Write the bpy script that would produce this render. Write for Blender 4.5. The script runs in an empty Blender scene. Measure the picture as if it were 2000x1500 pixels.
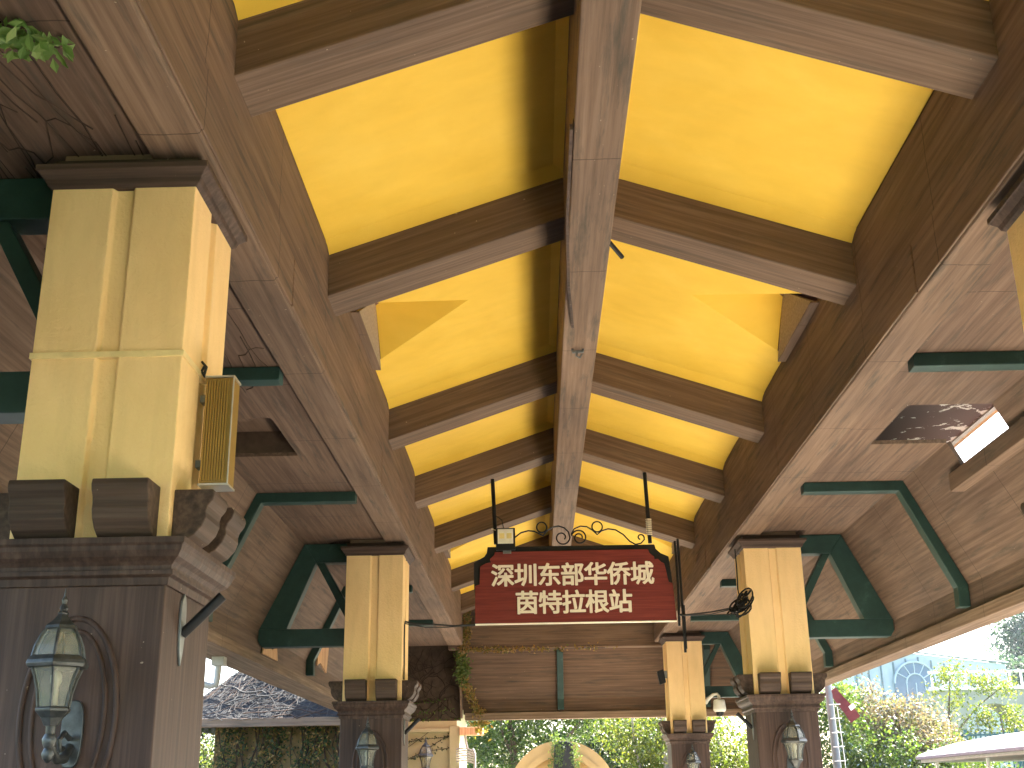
import bpy, bmesh, math, random
import numpy as np
from mathutils import Vector, Matrix
random.seed(7); rng = np.random.default_rng(7)
S = bpy.context.scene; COL = S.collection
R = math.radians
H = 1.6                      # all heights below are measured from eye level; the ground is 1.6 m lower
X0 = .272                    # pavilion centre line
A1, A2 = 1.727, 1.985        # girder inner and outer face, from the centre line
# ------------------------------------------------------------------ materials
def nmat(name):
    m = bpy.data.materials.new(name); m.use_nodes = True
    nt = m.node_tree; nt.nodes.clear()
    out = nt.nodes.new('ShaderNodeOutputMaterial'); b = nt.nodes.new('ShaderNodeBsdfPrincipled')
    nt.links.new(b.outputs[0], out.inputs[0])
    return m, nt, b
def N(nt, t, **k):
    n = nt.nodes.new(t)
    for a, v in k.items():
        if a.startswith('i_'): n.inputs[a[2:].replace('_', ' ')].default_value = v
        else: setattr(n, a, v)
    return n
def ramp(nt, stops, interp='LINEAR'):
    n = nt.nodes.new('ShaderNodeValToRGB'); n.color_ramp.interpolation = interp
    e = n.color_ramp.elements
    while len(e) < len(stops): e.new(.5)
    for q, (p, c) in zip(e, stops):
        q.position = p; q.color = (*c, 1) if len(c) == 3 else c
    return n
TILT = [0.]
def coords(nt, scale, rand=True, rot=(0, 0, 0)):
    tc = N(nt, 'ShaderNodeTexCoord'); mp = N(nt, 'ShaderNodeMapping')
    mp.inputs['Scale'].default_value = scale; mp.inputs['Rotation'].default_value = rot
    src = tc.outputs['Object']
    if TILT[0]:
        vr = N(nt, 'ShaderNodeVectorRotate', rotation_type='Y_AXIS'); vr.inputs['Angle'].default_value = TILT[0]; nt.links.new(src, vr.inputs['Vector']); src = vr.outputs[0]
    if rand:
        oi = N(nt, 'ShaderNodeObjectInfo'); mul = N(nt, 'ShaderNodeMath', operation='MULTIPLY'); mul.inputs[1].default_value = 37.
        ad = N(nt, 'ShaderNodeVectorMath', operation='ADD')
        nt.links.new(oi.outputs['Random'], mul.inputs[0]); nt.links.new(src, ad.inputs[0]); nt.links.new(mul.outputs[0], ad.inputs[1])
        src = ad.outputs[0]
    nt.links.new(src, mp.inputs['Vector'])
    return mp.outputs[0]
def noise(nt, vec, sc, det=4, rough=.55, dist=0):
    n = N(nt, 'ShaderNodeTexNoise'); n.inputs['Scale'].default_value = sc; n.inputs['Detail'].default_value = det
    n.inputs['Roughness'].default_value = rough; n.inputs['Distortion'].default_value = dist
    nt.links.new(vec, n.inputs['Vector']); return n.outputs['Fac']
def mixc(nt, fac, a, b, mode='MIX'):
    n = N(nt, 'ShaderNodeMix', data_type='RGBA', blend_type=mode)
    for inp, v in ((n.inputs[0], fac), (n.inputs[6], a), (n.inputs[7], b)):
        if hasattr(v, 'is_linked') or hasattr(v, 'links'): nt.links.new(v, inp)
        else: inp.default_value = v if not isinstance(v, tuple) else (*v, 1)
    return n.outputs[2]
def bump(nt, b, h, st=.3, d=.01):
    n = N(nt, 'ShaderNodeBump'); n.inputs['Strength'].default_value = st; n.inputs['Distance'].default_value = d
    nt.links.new(h, n.inputs['Height']); nt.links.new(n.outputs[0], b.inputs['Normal'])
def stretch(axis, along, across):
    return tuple(along if a == axis else across for a in 'xyz')
def wood(name, axis, dark, mid, light, smear=.55, rough=.75, seam=None):
    """painted faux-wood: streaks along the grain, darker dry-brush smears, thin cracks across"""
    m, nt, b = nmat(name)
    st = noise(nt, coords(nt, stretch(axis, .55, 22)), 1.6, 6, .6, 0)
    cr = ramp(nt, [(.30, dark), (.5, mid), (.70, light)]); nt.links.new(st, cr.inputs[0])
    sm = noise(nt, coords(nt, stretch(axis, .9, 10)), 1.5, 6, .66, 0)
    sr = ramp(nt, [(.53, (0, 0, 0)), (.70, (1, 1, 1))]); nt.links.new(sm, sr.inputs[0])
    ml = N(nt, 'ShaderNodeMath', operation='MULTIPLY'); ml.inputs[1].default_value = smear; nt.links.new(sr.outputs[0], ml.inputs[0])
    c = mixc(nt, ml.outputs[0], cr.outputs[0], tuple(.55 * x for x in (dark[1] * 1.15, dark[1] * 1.2, dark[1])))
    big = noise(nt, coords(nt, stretch(axis, .5, .9)), 1.3, 3, .5)
    br = ramp(nt, [(.3, (.78, .78, .80)), (.7, (1.15, 1.12, 1.08))]); nt.links.new(big, br.inputs[0])
    c = mixc(nt, 1.0, c, br.outputs[0], 'MULTIPLY')
    # short board ends: a thin dark line across the grain
    if seam:
        tc = N(nt, 'ShaderNodeTexCoord'); sx = N(nt, 'ShaderNodeSeparateXYZ'); nt.links.new(tc.outputs['Object'], sx.inputs[0])
        wob = noise(nt, coords(nt, (1, 1, 1), False), 5, 3); wm = N(nt, 'ShaderNodeMath', operation='MULTIPLY_ADD'); wm.inputs[1].default_value = .05
        nt.links.new(wob, wm.inputs[0]); nt.links.new(sx.outputs['XYZ'.index(axis.upper())], wm.inputs[2])
        dv = N(nt, 'ShaderNodeMath', operation='DIVIDE'); dv.inputs[1].default_value = seam; nt.links.new(wm.outputs[0], dv.inputs[0])
        fr = N(nt, 'ShaderNodeMath', operation='FRACT'); nt.links.new(dv.outputs[0], fr.inputs[0])
        ls = N(nt, 'ShaderNodeMath', operation='LESS_THAN'); ls.inputs[1].default_value = .008 / seam; nt.links.new(fr.outputs[0], ls.inputs[0])
        m2 = N(nt, 'ShaderNodeMath', operation='MULTIPLY'); m2.inputs[1].default_value = .7; nt.links.new(ls.outputs[0], m2.inputs[0])
        c = mixc(nt, m2.outputs[0], c, tuple(.3 * x for x in dark))
    # tiny pale flecks of lost paint
    fl = noise(nt, coords(nt, (1, 1, 1)), 38, 2, .5)
    fr2 = ramp(nt, [(.765, (0, 0, 0)), (.785, (.6, .6, .6))]); nt.links.new(fl, fr2.inputs[0])
    c = mixc(nt, fr2.outputs[0], c, (.45, .36, .27))
    nt.links.new(c, b.inputs['Base Color']); b.inputs['Roughness'].default_value = rough
    b.inputs['Specular IOR Level'].default_value = .25
    bump(nt, b, st, .35, .006)
    return m
def plain(name, col, rough=.6, metal=0., var=.15, sc=9, bmp=0, spec=.3):
    m, nt, b = nmat(name)
    n = noise(nt, coords(nt, (1, 1, 1)), sc, 5, .6)
    r = ramp(nt, [(.3, tuple(x * (1 - var) for x in col)), (.7, tuple(min(1, x * (1 + var)) for x in col))]); nt.links.new(n, r.inputs[0])
    nt.links.new(r.outputs[0], b.inputs['Base Color']); b.inputs['Roughness'].default_value = rough; b.inputs['Metallic'].default_value = metal
    b.inputs['Specular IOR Level'].default_value = spec
    if bmp: bump(nt, b, n, bmp, .004)
    return m
WD, WM, WL = (.118, .077, .052), (.175, .116, .080), (.228, .157, .113)
M = {}
for ax in 'xyz': M['wood_' + ax] = wood('painted_wood_' + ax, ax, WD, WM, WL, .75, seam={'x': None, 'y': 1.45, 'z': None}[ax])
M['soffit'] = wood('soffit_wood', 'y', (.092, .058, .041), (.138, .090, .064), (.185, .126, .093), .65, seam=1.3)
M['endwood'] = wood('end_slope_wood', 'x', (.085, .050, .032), (.130, .080, .051), (.18, .115, .077), .7)
M['base'] = wood('pillar_base_wood', 'z', (.034, .020, .015), (.064, .037, .028), (.10, .062, .048), .35, .6)
M['bracket'] = wood('bracket_wood', 'x', (.040, .026, .020), (.070, .045, .035), (.11, .074, .058), .3, .7)
for sg_, nm_ in ((-1, 'rafter_rising'), (1, 'rafter_falling')):
    TILT[0] = -sg_ * math.atan(.344); M[nm_] = wood(nm_ + '_wood', 'x', (.100, .064, .042), (.148, .097, .066), (.20, .137, .098), .5)
TILT[0] = 0.
M['eave'] = wood('eave_board_wood', 'y', (.12, .078, .052), (.20, .135, .093), (.28, .20, .145), .35, seam=1.1)
M['eave_x'] = wood('end_eave_wood', 'x', (.15, .10, .068), (.24, .165, .115), (.32, .23, .17), .35)
M['rawwood'] = wood('bare_torn_wood', 'z', (.42, .22, .11), (.62, .37, .20), (.75, .50, .31), .1)
# yellow plaster
m, nt, b = nmat('yellow_ceiling_paint')
n1 = noise(nt, coords(nt, (1.2, 1.2, 1.2)), 1.4, 5, .6, .4); r1 = ramp(nt, [(.25, (.76, .48, .055)), (.5, (.80, .52, .068)), (.75, (.83, .555, .085))]); nt.links.new(n1, r1.inputs[0])
n2 = noise(nt, coords(nt, (.8, 3, 3)), 2.2, 5, .6); r2 = ramp(nt, [(.3, (.95, .95, .94)), (.7, (1.02, 1.02, 1.02))]); nt.links.new(n2, r2.inputs[0])
c = mixc(nt, 1., r1.outputs[0], r2.outputs[0], 'MULTIPLY')
nt.links.new(c, b.inputs['Base Color']); b.inputs['Roughness'].default_value = .7; b.inputs['Specular IOR Level'].default_value = .2
bump(nt, b, noise(nt, coords(nt, (1, 1, 1)), 60, 3), .08, .003); M['yellow'] = m
# cream stucco
m, nt, b = nmat('cream_stucco')
n1 = noise(nt, coords(nt, (1, 1, .6)), 3, 5, .6); r1 = ramp(nt, [(.3, (.85, .585, .285)), (.7, (.93, .665, .35))]); nt.links.new(n1, r1.inputs[0])
n3 = noise(nt, coords(nt, (5, 5, .8)), 2.4, 4, .6); r3 = ramp(nt, [(.30, (.93, .925, .91)), (.55, (1, 1, 1))]); nt.links.new(n3, r3.inputs[0])
c = mixc(nt, 1., r1.outputs[0], r3.outputs[0], 'MULTIPLY')
nt.links.new(c, b.inputs['Base Color']); b.inputs['Roughness'].default_value = .85; b.inputs['Specular IOR Level'].default_value = .15
nb = noise(nt, coords(nt, (1, 1, 1)), 55, 4, .65); rb = ramp(nt, [(.36, (0, 0, 0)), (.6, (1, 1, 1))]); nt.links.new(nb, rb.inputs[0])
bump(nt, b, rb.outputs[0], .34, .005); M['cream'] = m
# green paint, worn paler
m, nt, b = nmat('dark_green_paint')
n1 = noise(nt, coords(nt, (3, 3, 3)), 2, 6, .65, .3); r1 = ramp(nt, [(.3, (.013, .036, .032)), (.6, (.022, .055, .047)), (.78, (.06, .115, .095))]); nt.links.new(n1, r1.inputs[0])
nt.links.new(r1.outputs[0], b.inputs['Base Color']); b.inputs['Roughness'].default_value = .5; b.inputs['Specular IOR Level'].default_value = .35; bump(nt, b, n1, .2, .003); M['green'] = m
M['black'] = plain('black_iron', (.018, .018, .020), .45, .3, .25)
M['lampiron'] = plain('weathered_lamp_iron', (.075, .078, .076), .4, .6, .35, 30)
M['cable'] = plain('cable_rubber', (.012, .012, .012), .6)
M['gold'] = plain('gold_anodised_metal', (.34, .215, .06), .38, .45, .12)
M['goldtrim'] = plain('pale_aluminium_edge', (.55, .53, .48), .35, .7, .1)
M['strap'] = plain('cream_plastic_strap', (.78, .60, .30), .5)
M['steel'] = plain('bracket_steel', (.20, .21, .21), .5, .5, .3)
M['white'] = plain('white_plastic', (.74, .71, .64), .4, 0, .08)
M['letter'] = plain('cream_letter_paint', (.84, .77, .63), .5, 0, .04)
M['led'] = plain('led_panel', (.72, .70, .60), .3)
M['ledchip'] = plain('led_chip', (.74, .62, .26), .4)
M['rope'] = plain('white_twine', (.66, .58, .44), .9)
M['greypole'] = plain('galvanised_pole', (.15, .16, .17), .45, .4, .12)
M['redflag'] = plain('red_banner_cloth', (.12, .022, .024), .8, 0, .2)
M['shutwhite'] = plain('white_roof_paint', (.80, .80, .80), .4, 0, .03)
M['shutrim'] = plain('purple_grey_trim', (.22, .18, .22), .5)
M['shutbody'] = plain('dark_green_body_paint', (.03, .08, .06), .3)
M['rubber'] = plain('tyre_rubber', (.02, .02, .02), .8)
M['seat'] = plain('tan_seat_vinyl', (.35, .22, .12), .6)
M['bark'] = wood('tree_bark', 'z', (.05, .035, .025), (.11, .08, .058), (.20, .16, .12), .4, .9)
M['palebark'] = wood('pale_tree_bark', 'z', (.14, .12, .10), (.30, .27, .23), (.45, .42, .37), .4, .9)
M['stem'] = plain('dead_vine_stem', (.045, .028, .02), .9, 0, .3)
M['palestem'] = plain('dry_pale_vine_stem', (.05, .048, .045), .9, 0, .3)
M['iron_green'] = plain('green_iron_fence', (.04, .10, .10), .5)
M['orange_wall'] = plain('ochre_arch_plaster', (.36, .235, .095), .85, 0, .1, 4)
M['archgrey'] = plain('dark_keystone', (.018, .018, .018), .8, 0, .3)
M['paleyellow'] = plain('pale_yellow_plaster', (.40, .37, .22), .85, 0, .08, 3)
M['oldochre'] = plain('old_ochre_wall', (.17, .115, .05), .9, 0, .35, 5)
M['stonepale'] = plain('pale_stone', (.27, .25, .21), .8, 0, .1, 3)
M['glassblue'] = plain('blue_tinted_glazing', (.06, .11, .17), .2, 0, .1, 3, spec=.5)
M['panelblue'] = plain('pale_blue_cladding', (.30, .37, .40), .6, 0, .06, 3)
M['frameblue'] = plain('grey_blue_frame', (.10, .15, .17), .5)
M['tile'] = plain('roof_tiles_brown', (.16, .08, .055), .8, 0, .3, 6)
M['bounce_pavement'] = plain('pale_bounce_paving', (.78, .72, .60), .8, 0, .06, 2.5)
M['floor'] = plain('grey_stone_floor', (.10, .092, .08), .6, 0, .15, 2.5)
M['asphalt'] = plain('asphalt', (.055, .054, .052), .85, 0, .2, 20)
M['grass'] = plain('lawn', (.06, .10, .03), .9, 0, .3, 5)
M['pipe'] = plain('grey_pipe_plastic', (.42, .40, .38), .5)
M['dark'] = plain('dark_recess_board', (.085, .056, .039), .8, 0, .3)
M['fibre'] = plain('rough_grey_render', (.36, .29, .21), .95, 0, .30, 45, .5)
# sign board
m, nt, b = nmat('red_wood_sign')
s1 = noise(nt, coords(nt, (1.2, 3, 26)), 1.8, 6, .6, .3); r1 = ramp(nt, [(.3, (.125, .020, .017)), (.55, (.180, .032, .026)), (.75, (.235, .048, .037))]); nt.links.new(s1, r1.inputs[0])
nt.links.new(r1.outputs[0], b.inputs['Base Color']); b.inputs['Roughness'].default_value = .5; b.inputs['Specular IOR Level'].default_value = .25; M['signred'] = m
# peeling paint of the open skylight
m, nt, b = nmat('peeling_paint_board')
n1 = noise(nt, coords(nt, (1, 1, 1), False), 3.2, 9, .68, .5); r1 = ramp(nt, [(.535, (.10, .060, .058)), (.55, (.74, .74, .74))], 'LINEAR'); nt.links.new(n1, r1.inputs[0])
nt.links.new(r1.outputs[0], b.inputs['Base Color']); b.inputs['Roughness'].default_value = .8; M['peel'] = m
# mossy roof
m, nt, b = nmat('mossy_grey_thatch')
v1 = noise(nt, coords(nt, (3, 3, 9)), 2.6, 8, .7, .6); r1 = ramp(nt, [(.32, (.004, .005, .007)), (.52, (.012, .014, .017)), (.7, (.034, .036, .038))]); nt.links.new(v1, r1.inputs[0])
nt.links.new(r1.outputs[0], b.inputs['Base Color']); b.inputs['Roughness'].default_value = .95; bump(nt, b, v1, 1., .05); M['thatch'] = m
def leafmat(name, cols, trans=.45):
    m, nt, b = nmat(name)
    g = N(nt, 'ShaderNodeNewGeometry'); r = ramp(nt, [(i / (len(cols) - 1), c) for i, c in enumerate(cols)]); nt.links.new(g.outputs['Random Per Island'], r.inputs[0])
    nt.links.new(r.outputs[0], b.inputs['Base Color']); b.inputs['Roughness'].default_value = .45; b.inputs['Specular IOR Level'].default_value = .35
    t = N(nt, 'ShaderNodeBsdfTranslucent'); mx = N(nt, 'ShaderNodeMixShader'); mx.inputs[0].default_value = trans
    tw = mixc(nt, 1., r.outputs[0], (1.25, 1.35, .7), 'MULTIPLY'); nt.links.new(tw, t.inputs[0])
    out = [n for n in nt.nodes if n.type == 'OUTPUT_MATERIAL'][0]
    nt.links.new(b.outputs[0], mx.inputs[1]); nt.links.new(t.outputs[0], mx.inputs[2]); nt.links.new(mx.outputs[0], out.inputs[0])
    return m
M['leaf'] = leafmat('green_leaves', [(.022, .045, .014), (.05, .085, .02), (.08, .12, .03), (.12, .15, .03)])
M['leafdark'] = leafmat('dark_green_leaves', [(.014, .032, .014), (.03, .058, .022), (.05, .085, .028)], .35)
M['leafyellow'] = leafmat('yellow_green_leaves', [(.035, .06, .012), (.09, .115, .018), (.15, .15, .025)], .5)
M['leafred'] = leafmat('reddish_flowering_leaves', [(.05, .075, .03), (.12, .075, .06), (.20, .145, .125), (.10, .10, .03), (.30, .26, .245)], .4)
M['leafhaze'] = leafmat('haze_tinted_far_leaves', [(.03, .06, .05), (.05, .085, .07), (.08, .12, .09)], .3)  # the blue of distant haze is mixed into the leaf colour
M['ivy'] = leafmat('ivy_leaves', [(.05, .10, .02), (.09, .14, .03), (.15, .17, .04)], .35)
M['ivyfresh'] = leafmat('fresh_ivy_leaves', [(.10, .19, .045), (.16, .26, .07), (.24, .33, .11)], .35)
M['ivydry'] = leafmat('yellowing_ivy_leaves', [(.10, .13, .03), (.22, .17, .04), (.32, .17, .05), (.36, .26, .15)], .4)
# clear lamp glass
m, nt, b = nmat('old_lamp_glass')
b.inputs['Base Color'].default_value = (.42, .41, .35, 1); b.inputs['Roughness'].default_value = .12; b.inputs['Specular IOR Level'].default_value = .5
tr = N(nt, 'ShaderNodeBsdfTransparent'); tr.inputs[0].default_value = (.80, .80, .70, 1); mx = N(nt, 'ShaderNodeMixShader'); mx.inputs[0].default_value = .66
out = [n for n in nt.nodes if n.type == 'OUTPUT_MATERIAL'][0]
nt.links.new(b.outputs[0], mx.inputs[1]); nt.links.new(tr.outputs[0], mx.inputs[2]); nt.links.new(mx.outputs[0], out.inputs[0]); M['glass'] = m
# ------------------------------------------------------------------ mesh builder
class MB:
    def __init__(s): s.v = []; s.f = []; s.smooth = False
    def poly(s, pts):
        n = len(s.v); s.v += [tuple(p) for p in pts]; s.f.append(tuple(range(n, n + len(pts))))
    def box(s, x0, x1, y0, y1, z0, z1):
        n = len(s.v)
        s.v += [(x, y, z) for z in (z0, z1) for y in (y0, y1) for x in (x0, x1)]
        s.f += [tuple(n + i for i in q) for q in ((0, 2, 3, 1), (4, 5, 7, 6), (0, 1, 5, 4), (2, 6, 7, 3), (0, 4, 6, 2), (1, 3, 7, 5))]
        return s
    def prism(s, pts, axis, a, b):
        """pts: outline in the two remaining axes (in xyz order), extruded along axis from a to b"""
        n = len(s.v); k = len(pts); i = 'xyz'.index(axis)
        for t in (a, b):
            for p in pts:
                q = list(p); q.insert(i, t); s.v.append(tuple(q))
        s.f.append(tuple(range(n, n + k))[::-1]); s.f.append(tuple(range(n + k, n + 2 * k)))
        for j in range(k): s.f.append((n + j, n + (j + 1) % k, n + k + (j + 1) % k, n + k + j))
        return s
    def sheared(s, x0, zb0, zt0, x1, zb1, zt1, y0, y1):
        return s.prism([(x0, zb0), (x1, zb1), (x1, zt1), (x0, zt0)], 'y', y0, y1)
    def rings(s, rings, cap=True):
        """rings: list of equally long point lists"""
        n = len(s.v); k = len(rings[0])
        for r in rings: s.v += [tuple(p) for p in r]
        for i in range(len(rings) - 1):
            for j in range(k): s.f.append((n + i * k + j, n + i * k + (j + 1) % k, n + (i + 1) * k + (j + 1) % k, n + (i + 1) * k + j))
        if cap:
            s.f.append(tuple(range(n, n + k))[::-1]); m = n + (len(rings) - 1) * k; s.f.append(tuple(range(m, m + k)))
        return s
    def squares(s, cx, cy, prof):
        return s.rings([[(cx - h, cy - h, z), (cx + h, cy - h, z), (cx + h, cy + h, z), (cx - h, cy + h, z)] for z, h in prof])
    def lathe(s, cx, cy, prof, k=16, a0=0):
        return s.rings([[(cx + r * math.cos(a0 + 2 * math.pi * j / k), cy + r * math.sin(a0 + 2 * math.pi * j / k), z) for j in range(k)] for z, r in prof])
    def tube(s, pts, r, k=8, closed=False):
        P = [Vector(p) for p in pts]; rs = r if isinstance(r, (list, tuple)) else [r] * len(P); out = []
        up = Vector((.13, .21, .97)); prev = None
        for i, p in enumerate(P):
            if closed: t = (P[(i + 1) % len(P)] - P[i - 1])
            else: t = P[min(i + 1, len(P) - 1)] - P[max(i - 1, 0)]
            t = t.normalized() if t.length > 1e-9 else Vector((0, 0, 1))
            if prev is None:
                a = t.cross(up)
                if a.length < 1e-3: a = t.cross(Vector((1, 0, 0)))
            else: a = prev - t * prev.dot(t)
            a.normalize(); prev = a; b2 = t.cross(a)
            out.append([tuple(p + (a * math.cos(2 * math.pi * j / k) + b2 * math.sin(2 * math.pi * j / k)) * rs[i]) for j in range(k)])
        if closed: out.append(out[0])
        return s.rings(out, not closed)
    def build(s, name, mat, parent=None, org=(0, 0, 0), bevel=0, smooth=None, seg=2):
        me = bpy.data.meshes.new(name)
        bm = bmesh.new(); vs = [bm.verts.new(v) for v in s.v]
        for f in s.f:
            try: bm.faces.new([vs[i] for i in f])
            except ValueError: pass
        bmesh.ops.recalc_face_normals(bm, faces=bm.faces)
        if bevel:
            es = [e for e in bm.edges if len(e.link_faces) == 2 and e.calc_face_angle(0) > .5]
            bmesh.ops.bevel(bm, geom=es, offset=bevel, segments=seg, affect='EDGES', profile=.5, clamp_overlap=True)
        o = np.array(org, float)
        for v in bm.verts: v.co = Vector((v.co.x - o[0], v.co.y - o[1], v.co.z - o[2]))
        if smooth:
            for f in bm.faces: f.smooth = True
            for e in bm.edges: e.smooth = e.calc_face_angle(0) < smooth
        bm.to_mesh(me); bm.free()
        me.materials.append(M[mat])
        ob = bpy.data.objects.new(name, me); COL.objects.link(ob)
        if parent: ob.parent = parent
        else: ob.location = (o[0], o[1], o[2] + H)
        return ob
def tag(o, label=None, cat=None, group=None, kind=None):
    for k, v in (('label', label), ('category', cat), ('group', group), ('kind', kind)):
        if v: o[k] = v
    return o
def thing(name, loc, label, cat, group=None):
    o = bpy.data.objects.new(name, None); COL.objects.link(o); o.empty_display_size = .2
    o.location = (loc[0], loc[1], loc[2] + H); return tag(o, label, cat, group)
def copy_tree(o, parent=None):
    c = o.copy(); COL.objects.link(c)
    if parent: c.parent = parent
    for ch in list(o.children): copy_tree(ch, c)
    return c
def foliage_mesh(name, cen, nrm, size, mat, parent=None, org=(0, 0, 0), lobed=False):
    """many small folded leaves; cen (n,3), nrm (n,3) or None for random, size (n,)"""
    n = len(cen)
    if nrm is None: nrm = rng.normal(size=(n, 3))
    nrm = nrm / np.linalg.norm(nrm, axis=1, keepdims=True)
    t = rng.normal(size=(n, 3)); t -= nrm * (t * nrm).sum(1, keepdims=True); t /= np.linalg.norm(t, axis=1, keepdims=True)
    b = np.cross(nrm, t); s = size[:, None]
    v = np.stack([cen - t * s, cen + b * s * .52 + nrm * s * .14, cen + t * s * 1.05, cen - b * s * .52 + nrm * s * .14], 1).reshape(-1, 3) - np.array(org)
    f = np.arange(4 * n).reshape(n, 4); tri = np.concatenate([f[:, [0, 1, 2]], f[:, [0, 2, 3]]], 1).reshape(-1, 3)
    me = bpy.data.meshes.new(name); me.from_pydata(v.tolist(), [], tri.tolist()); me.materials.append(M[mat])
    ob = bpy.data.objects.new(name, me); COL.objects.link(ob)
    if parent: ob.parent = parent
    else: ob.location = (org[0], org[1], org[2] + H)
    return ob
# ------------------------------------------------------------------ the pavilion
PV = thing('pavilion', (X0, 10, -H), 'open timber-look pavilion with yellow ceiling bays, brown beams and cream pillars', 'pavilion')
PO = (X0, 10, -H)
def part(mb, name, mat, parent=PV, **k): return mb.build(name, mat, parent, PO, **k)
YA, YB = -3.2, 21.9
ZG, ZC0, SL = 2.554, 3.405, .344
ZR = ZC0 + SL * A1                    # ceiling height at the centre line
part(MB().box(.113, .377, YA, YB, 3.224, 4.05), 'ridge_beam', 'wood_y', bevel=.008)
rb = [o for o in PV.children if o.name.startswith('ridge_beam')][0]
mb = MB(); mb.prism([(.104, 3.245), (.112, 3.22), (.112, 3.28)], 'y', 5.3, 5.9)
mb.rings([[(.090 + dx, y, z0), (.108 + dx, y, z0), (.108 + dx, y, z0 + .03), (.090 + dx, y, z0 + .03)] for y, dx, z0 in ((5.3, 0, 3.21), (6.3, .0, 3.19), (7.2, .03, 3.17), (8.02, .08, 3.205))])
mb.build('loose_trim', 'bracket', rb, PO)
mb = MB(); mb.tube([(.19, 8.5, 3.222), (.19, 8.5, 3.2), (.27, 8.5, 3.2), (.27, 8.5, 3.222)], .012, 6); mb.tube([(.23, 8.5, 3.2), (.215, 8.5, 3.17), (.245, 8.5, 3.15), (.26, 8.5, 3.18)], .008, 6)
mb.build('ceiling_hook', 'steel', rb, PO)
MB().tube([(.37, 6.68, 3.24), (.46, 6.85, 3.215)], .016, 6).build('wire_stub', 'cable', rb, PO)
for sgn in (-1, 1):
    X = lambda d: X0 + sgn * d
    bx = sorted((X(A1), X(A2)))
    g = part(MB().box(bx[0], bx[1], YA, YB + .02, ZG, 3.447), 'girder', 'wood_y', bevel=.012)
    # raised board along the lower half of the inner face, as on the photo
    q = sorted((X(A1 - .012), X(A1 + .004)))
    mb = MB()
    for a, bb in ((YA + .1, 1.9), (1.93, 6.0), (6.02, 9.93), (9.95, 14.6), (14.63, YB - .1)):
        mb.box(q[0], q[1], a, bb, ZG + .016, 2.86)
    mb.build('girder_board', 'wood_y', g, PO, bevel=.006)
RY = [-3.1, -.9, 1.6, 4.6, 7.12, 10.45, 12.9, 15.55, 18.75, 21.2]
for y in RY:
    for sgn in (-1, 1):
        X = lambda d: X0 + sgn * d
        zb = 3.105
        part(MB().sheared(X(A1 + .02), zb - SL * .02, zb + .40, X(.12), zb + SL * (A1 - .12), zb + .40 + SL * (A1 - .12), y, y + .35), 'rafter', 'rafter_rising' if sgn < 0 else 'rafter_falling', bevel=.008)
def zc(d): return ZC0 + SL * (A1 - d)
for sgn in (-1, 1):
    X = lambda d: X0 + sgn * d
    for i in range(len(RY) - 1):
        ya, yb = RY[i] + .35, RY[i + 1]
        dorm = yb - ya > 2.7 and ya > 6
        mg, dz = .13, .05
        mb = MB()
        o = [(A1 + .004, ya), (.10, ya), (.10, yb), (A1 + .004, yb)]
        n_ = [(A1 + .004, ya + .05), (.10 + mg, ya + .05), (.10 + mg, yb - mg), (A1 + .004, yb - mg)]
        P = lambda d, y, e=0: (X(d), y, zc(d) + e)
        if not dorm:
            mb.poly([P(d, y, dz) for d, y in n_])
        else:
            ym = (ya + yb) / 2 - .25; hw = .60; da = .89; dg = A1 - .065     # dormer mouth: half width, distance of its tip from the centre line
            t, e1, e2 = (da, ym), (dg, ym - hw), (dg, ym + hw)
            mb.poly([P(*q, dz) for q in (n_[0], n_[1], t, e1, (A1 + .004, e1[1]))]); mb.poly([P(*q, dz) for q in (n_[1], n_[2], t)]); mb.poly([P(*q, dz) for q in (n_[2], n_[3], (A1 + .004, e2[1]), e2, t)])
        for j in range(4):
            a, c2 = o[j], o[(j + 1) % 4]; p, q = n_[j], n_[(j + 1) % 4]
            if j == 3: continue
            mb.poly([P(*a, 0), P(*c2, 0), P(*q, dz), P(*p, dz)])
        cp = part(mb, 'ceiling_panel', 'yellow')
        if dorm:
            zt = zc(da) + dz; md = MB()
            for e in (e1, e2):
                md.poly([P(*t, dz), P(*e, dz), (X(dg - .002), ym + .2, zt + .08)])
            md.build('dormer_lining', 'yellow', cp, PO)
            md = MB(); zb_ = zc(A1) - .10
            md.prism([(ym - hw - .03, zb_ + .095), (ym + hw + .03, zb_ + .095), (ym + .2, zt + .10)], 'x', X(dg), X(dg + .03)); md.build('dormer_gable', 'fibre', cp, PO)
            xs_ = sorted((X(dg + .001), X(A1 + .003))); MB().box(xs_[0], xs_[1], ym - hw - .03, ym + hw + .03, zb_ + .084, zb_ + .094).build('dormer_sill', 'wood_y', cp, PO)
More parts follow.
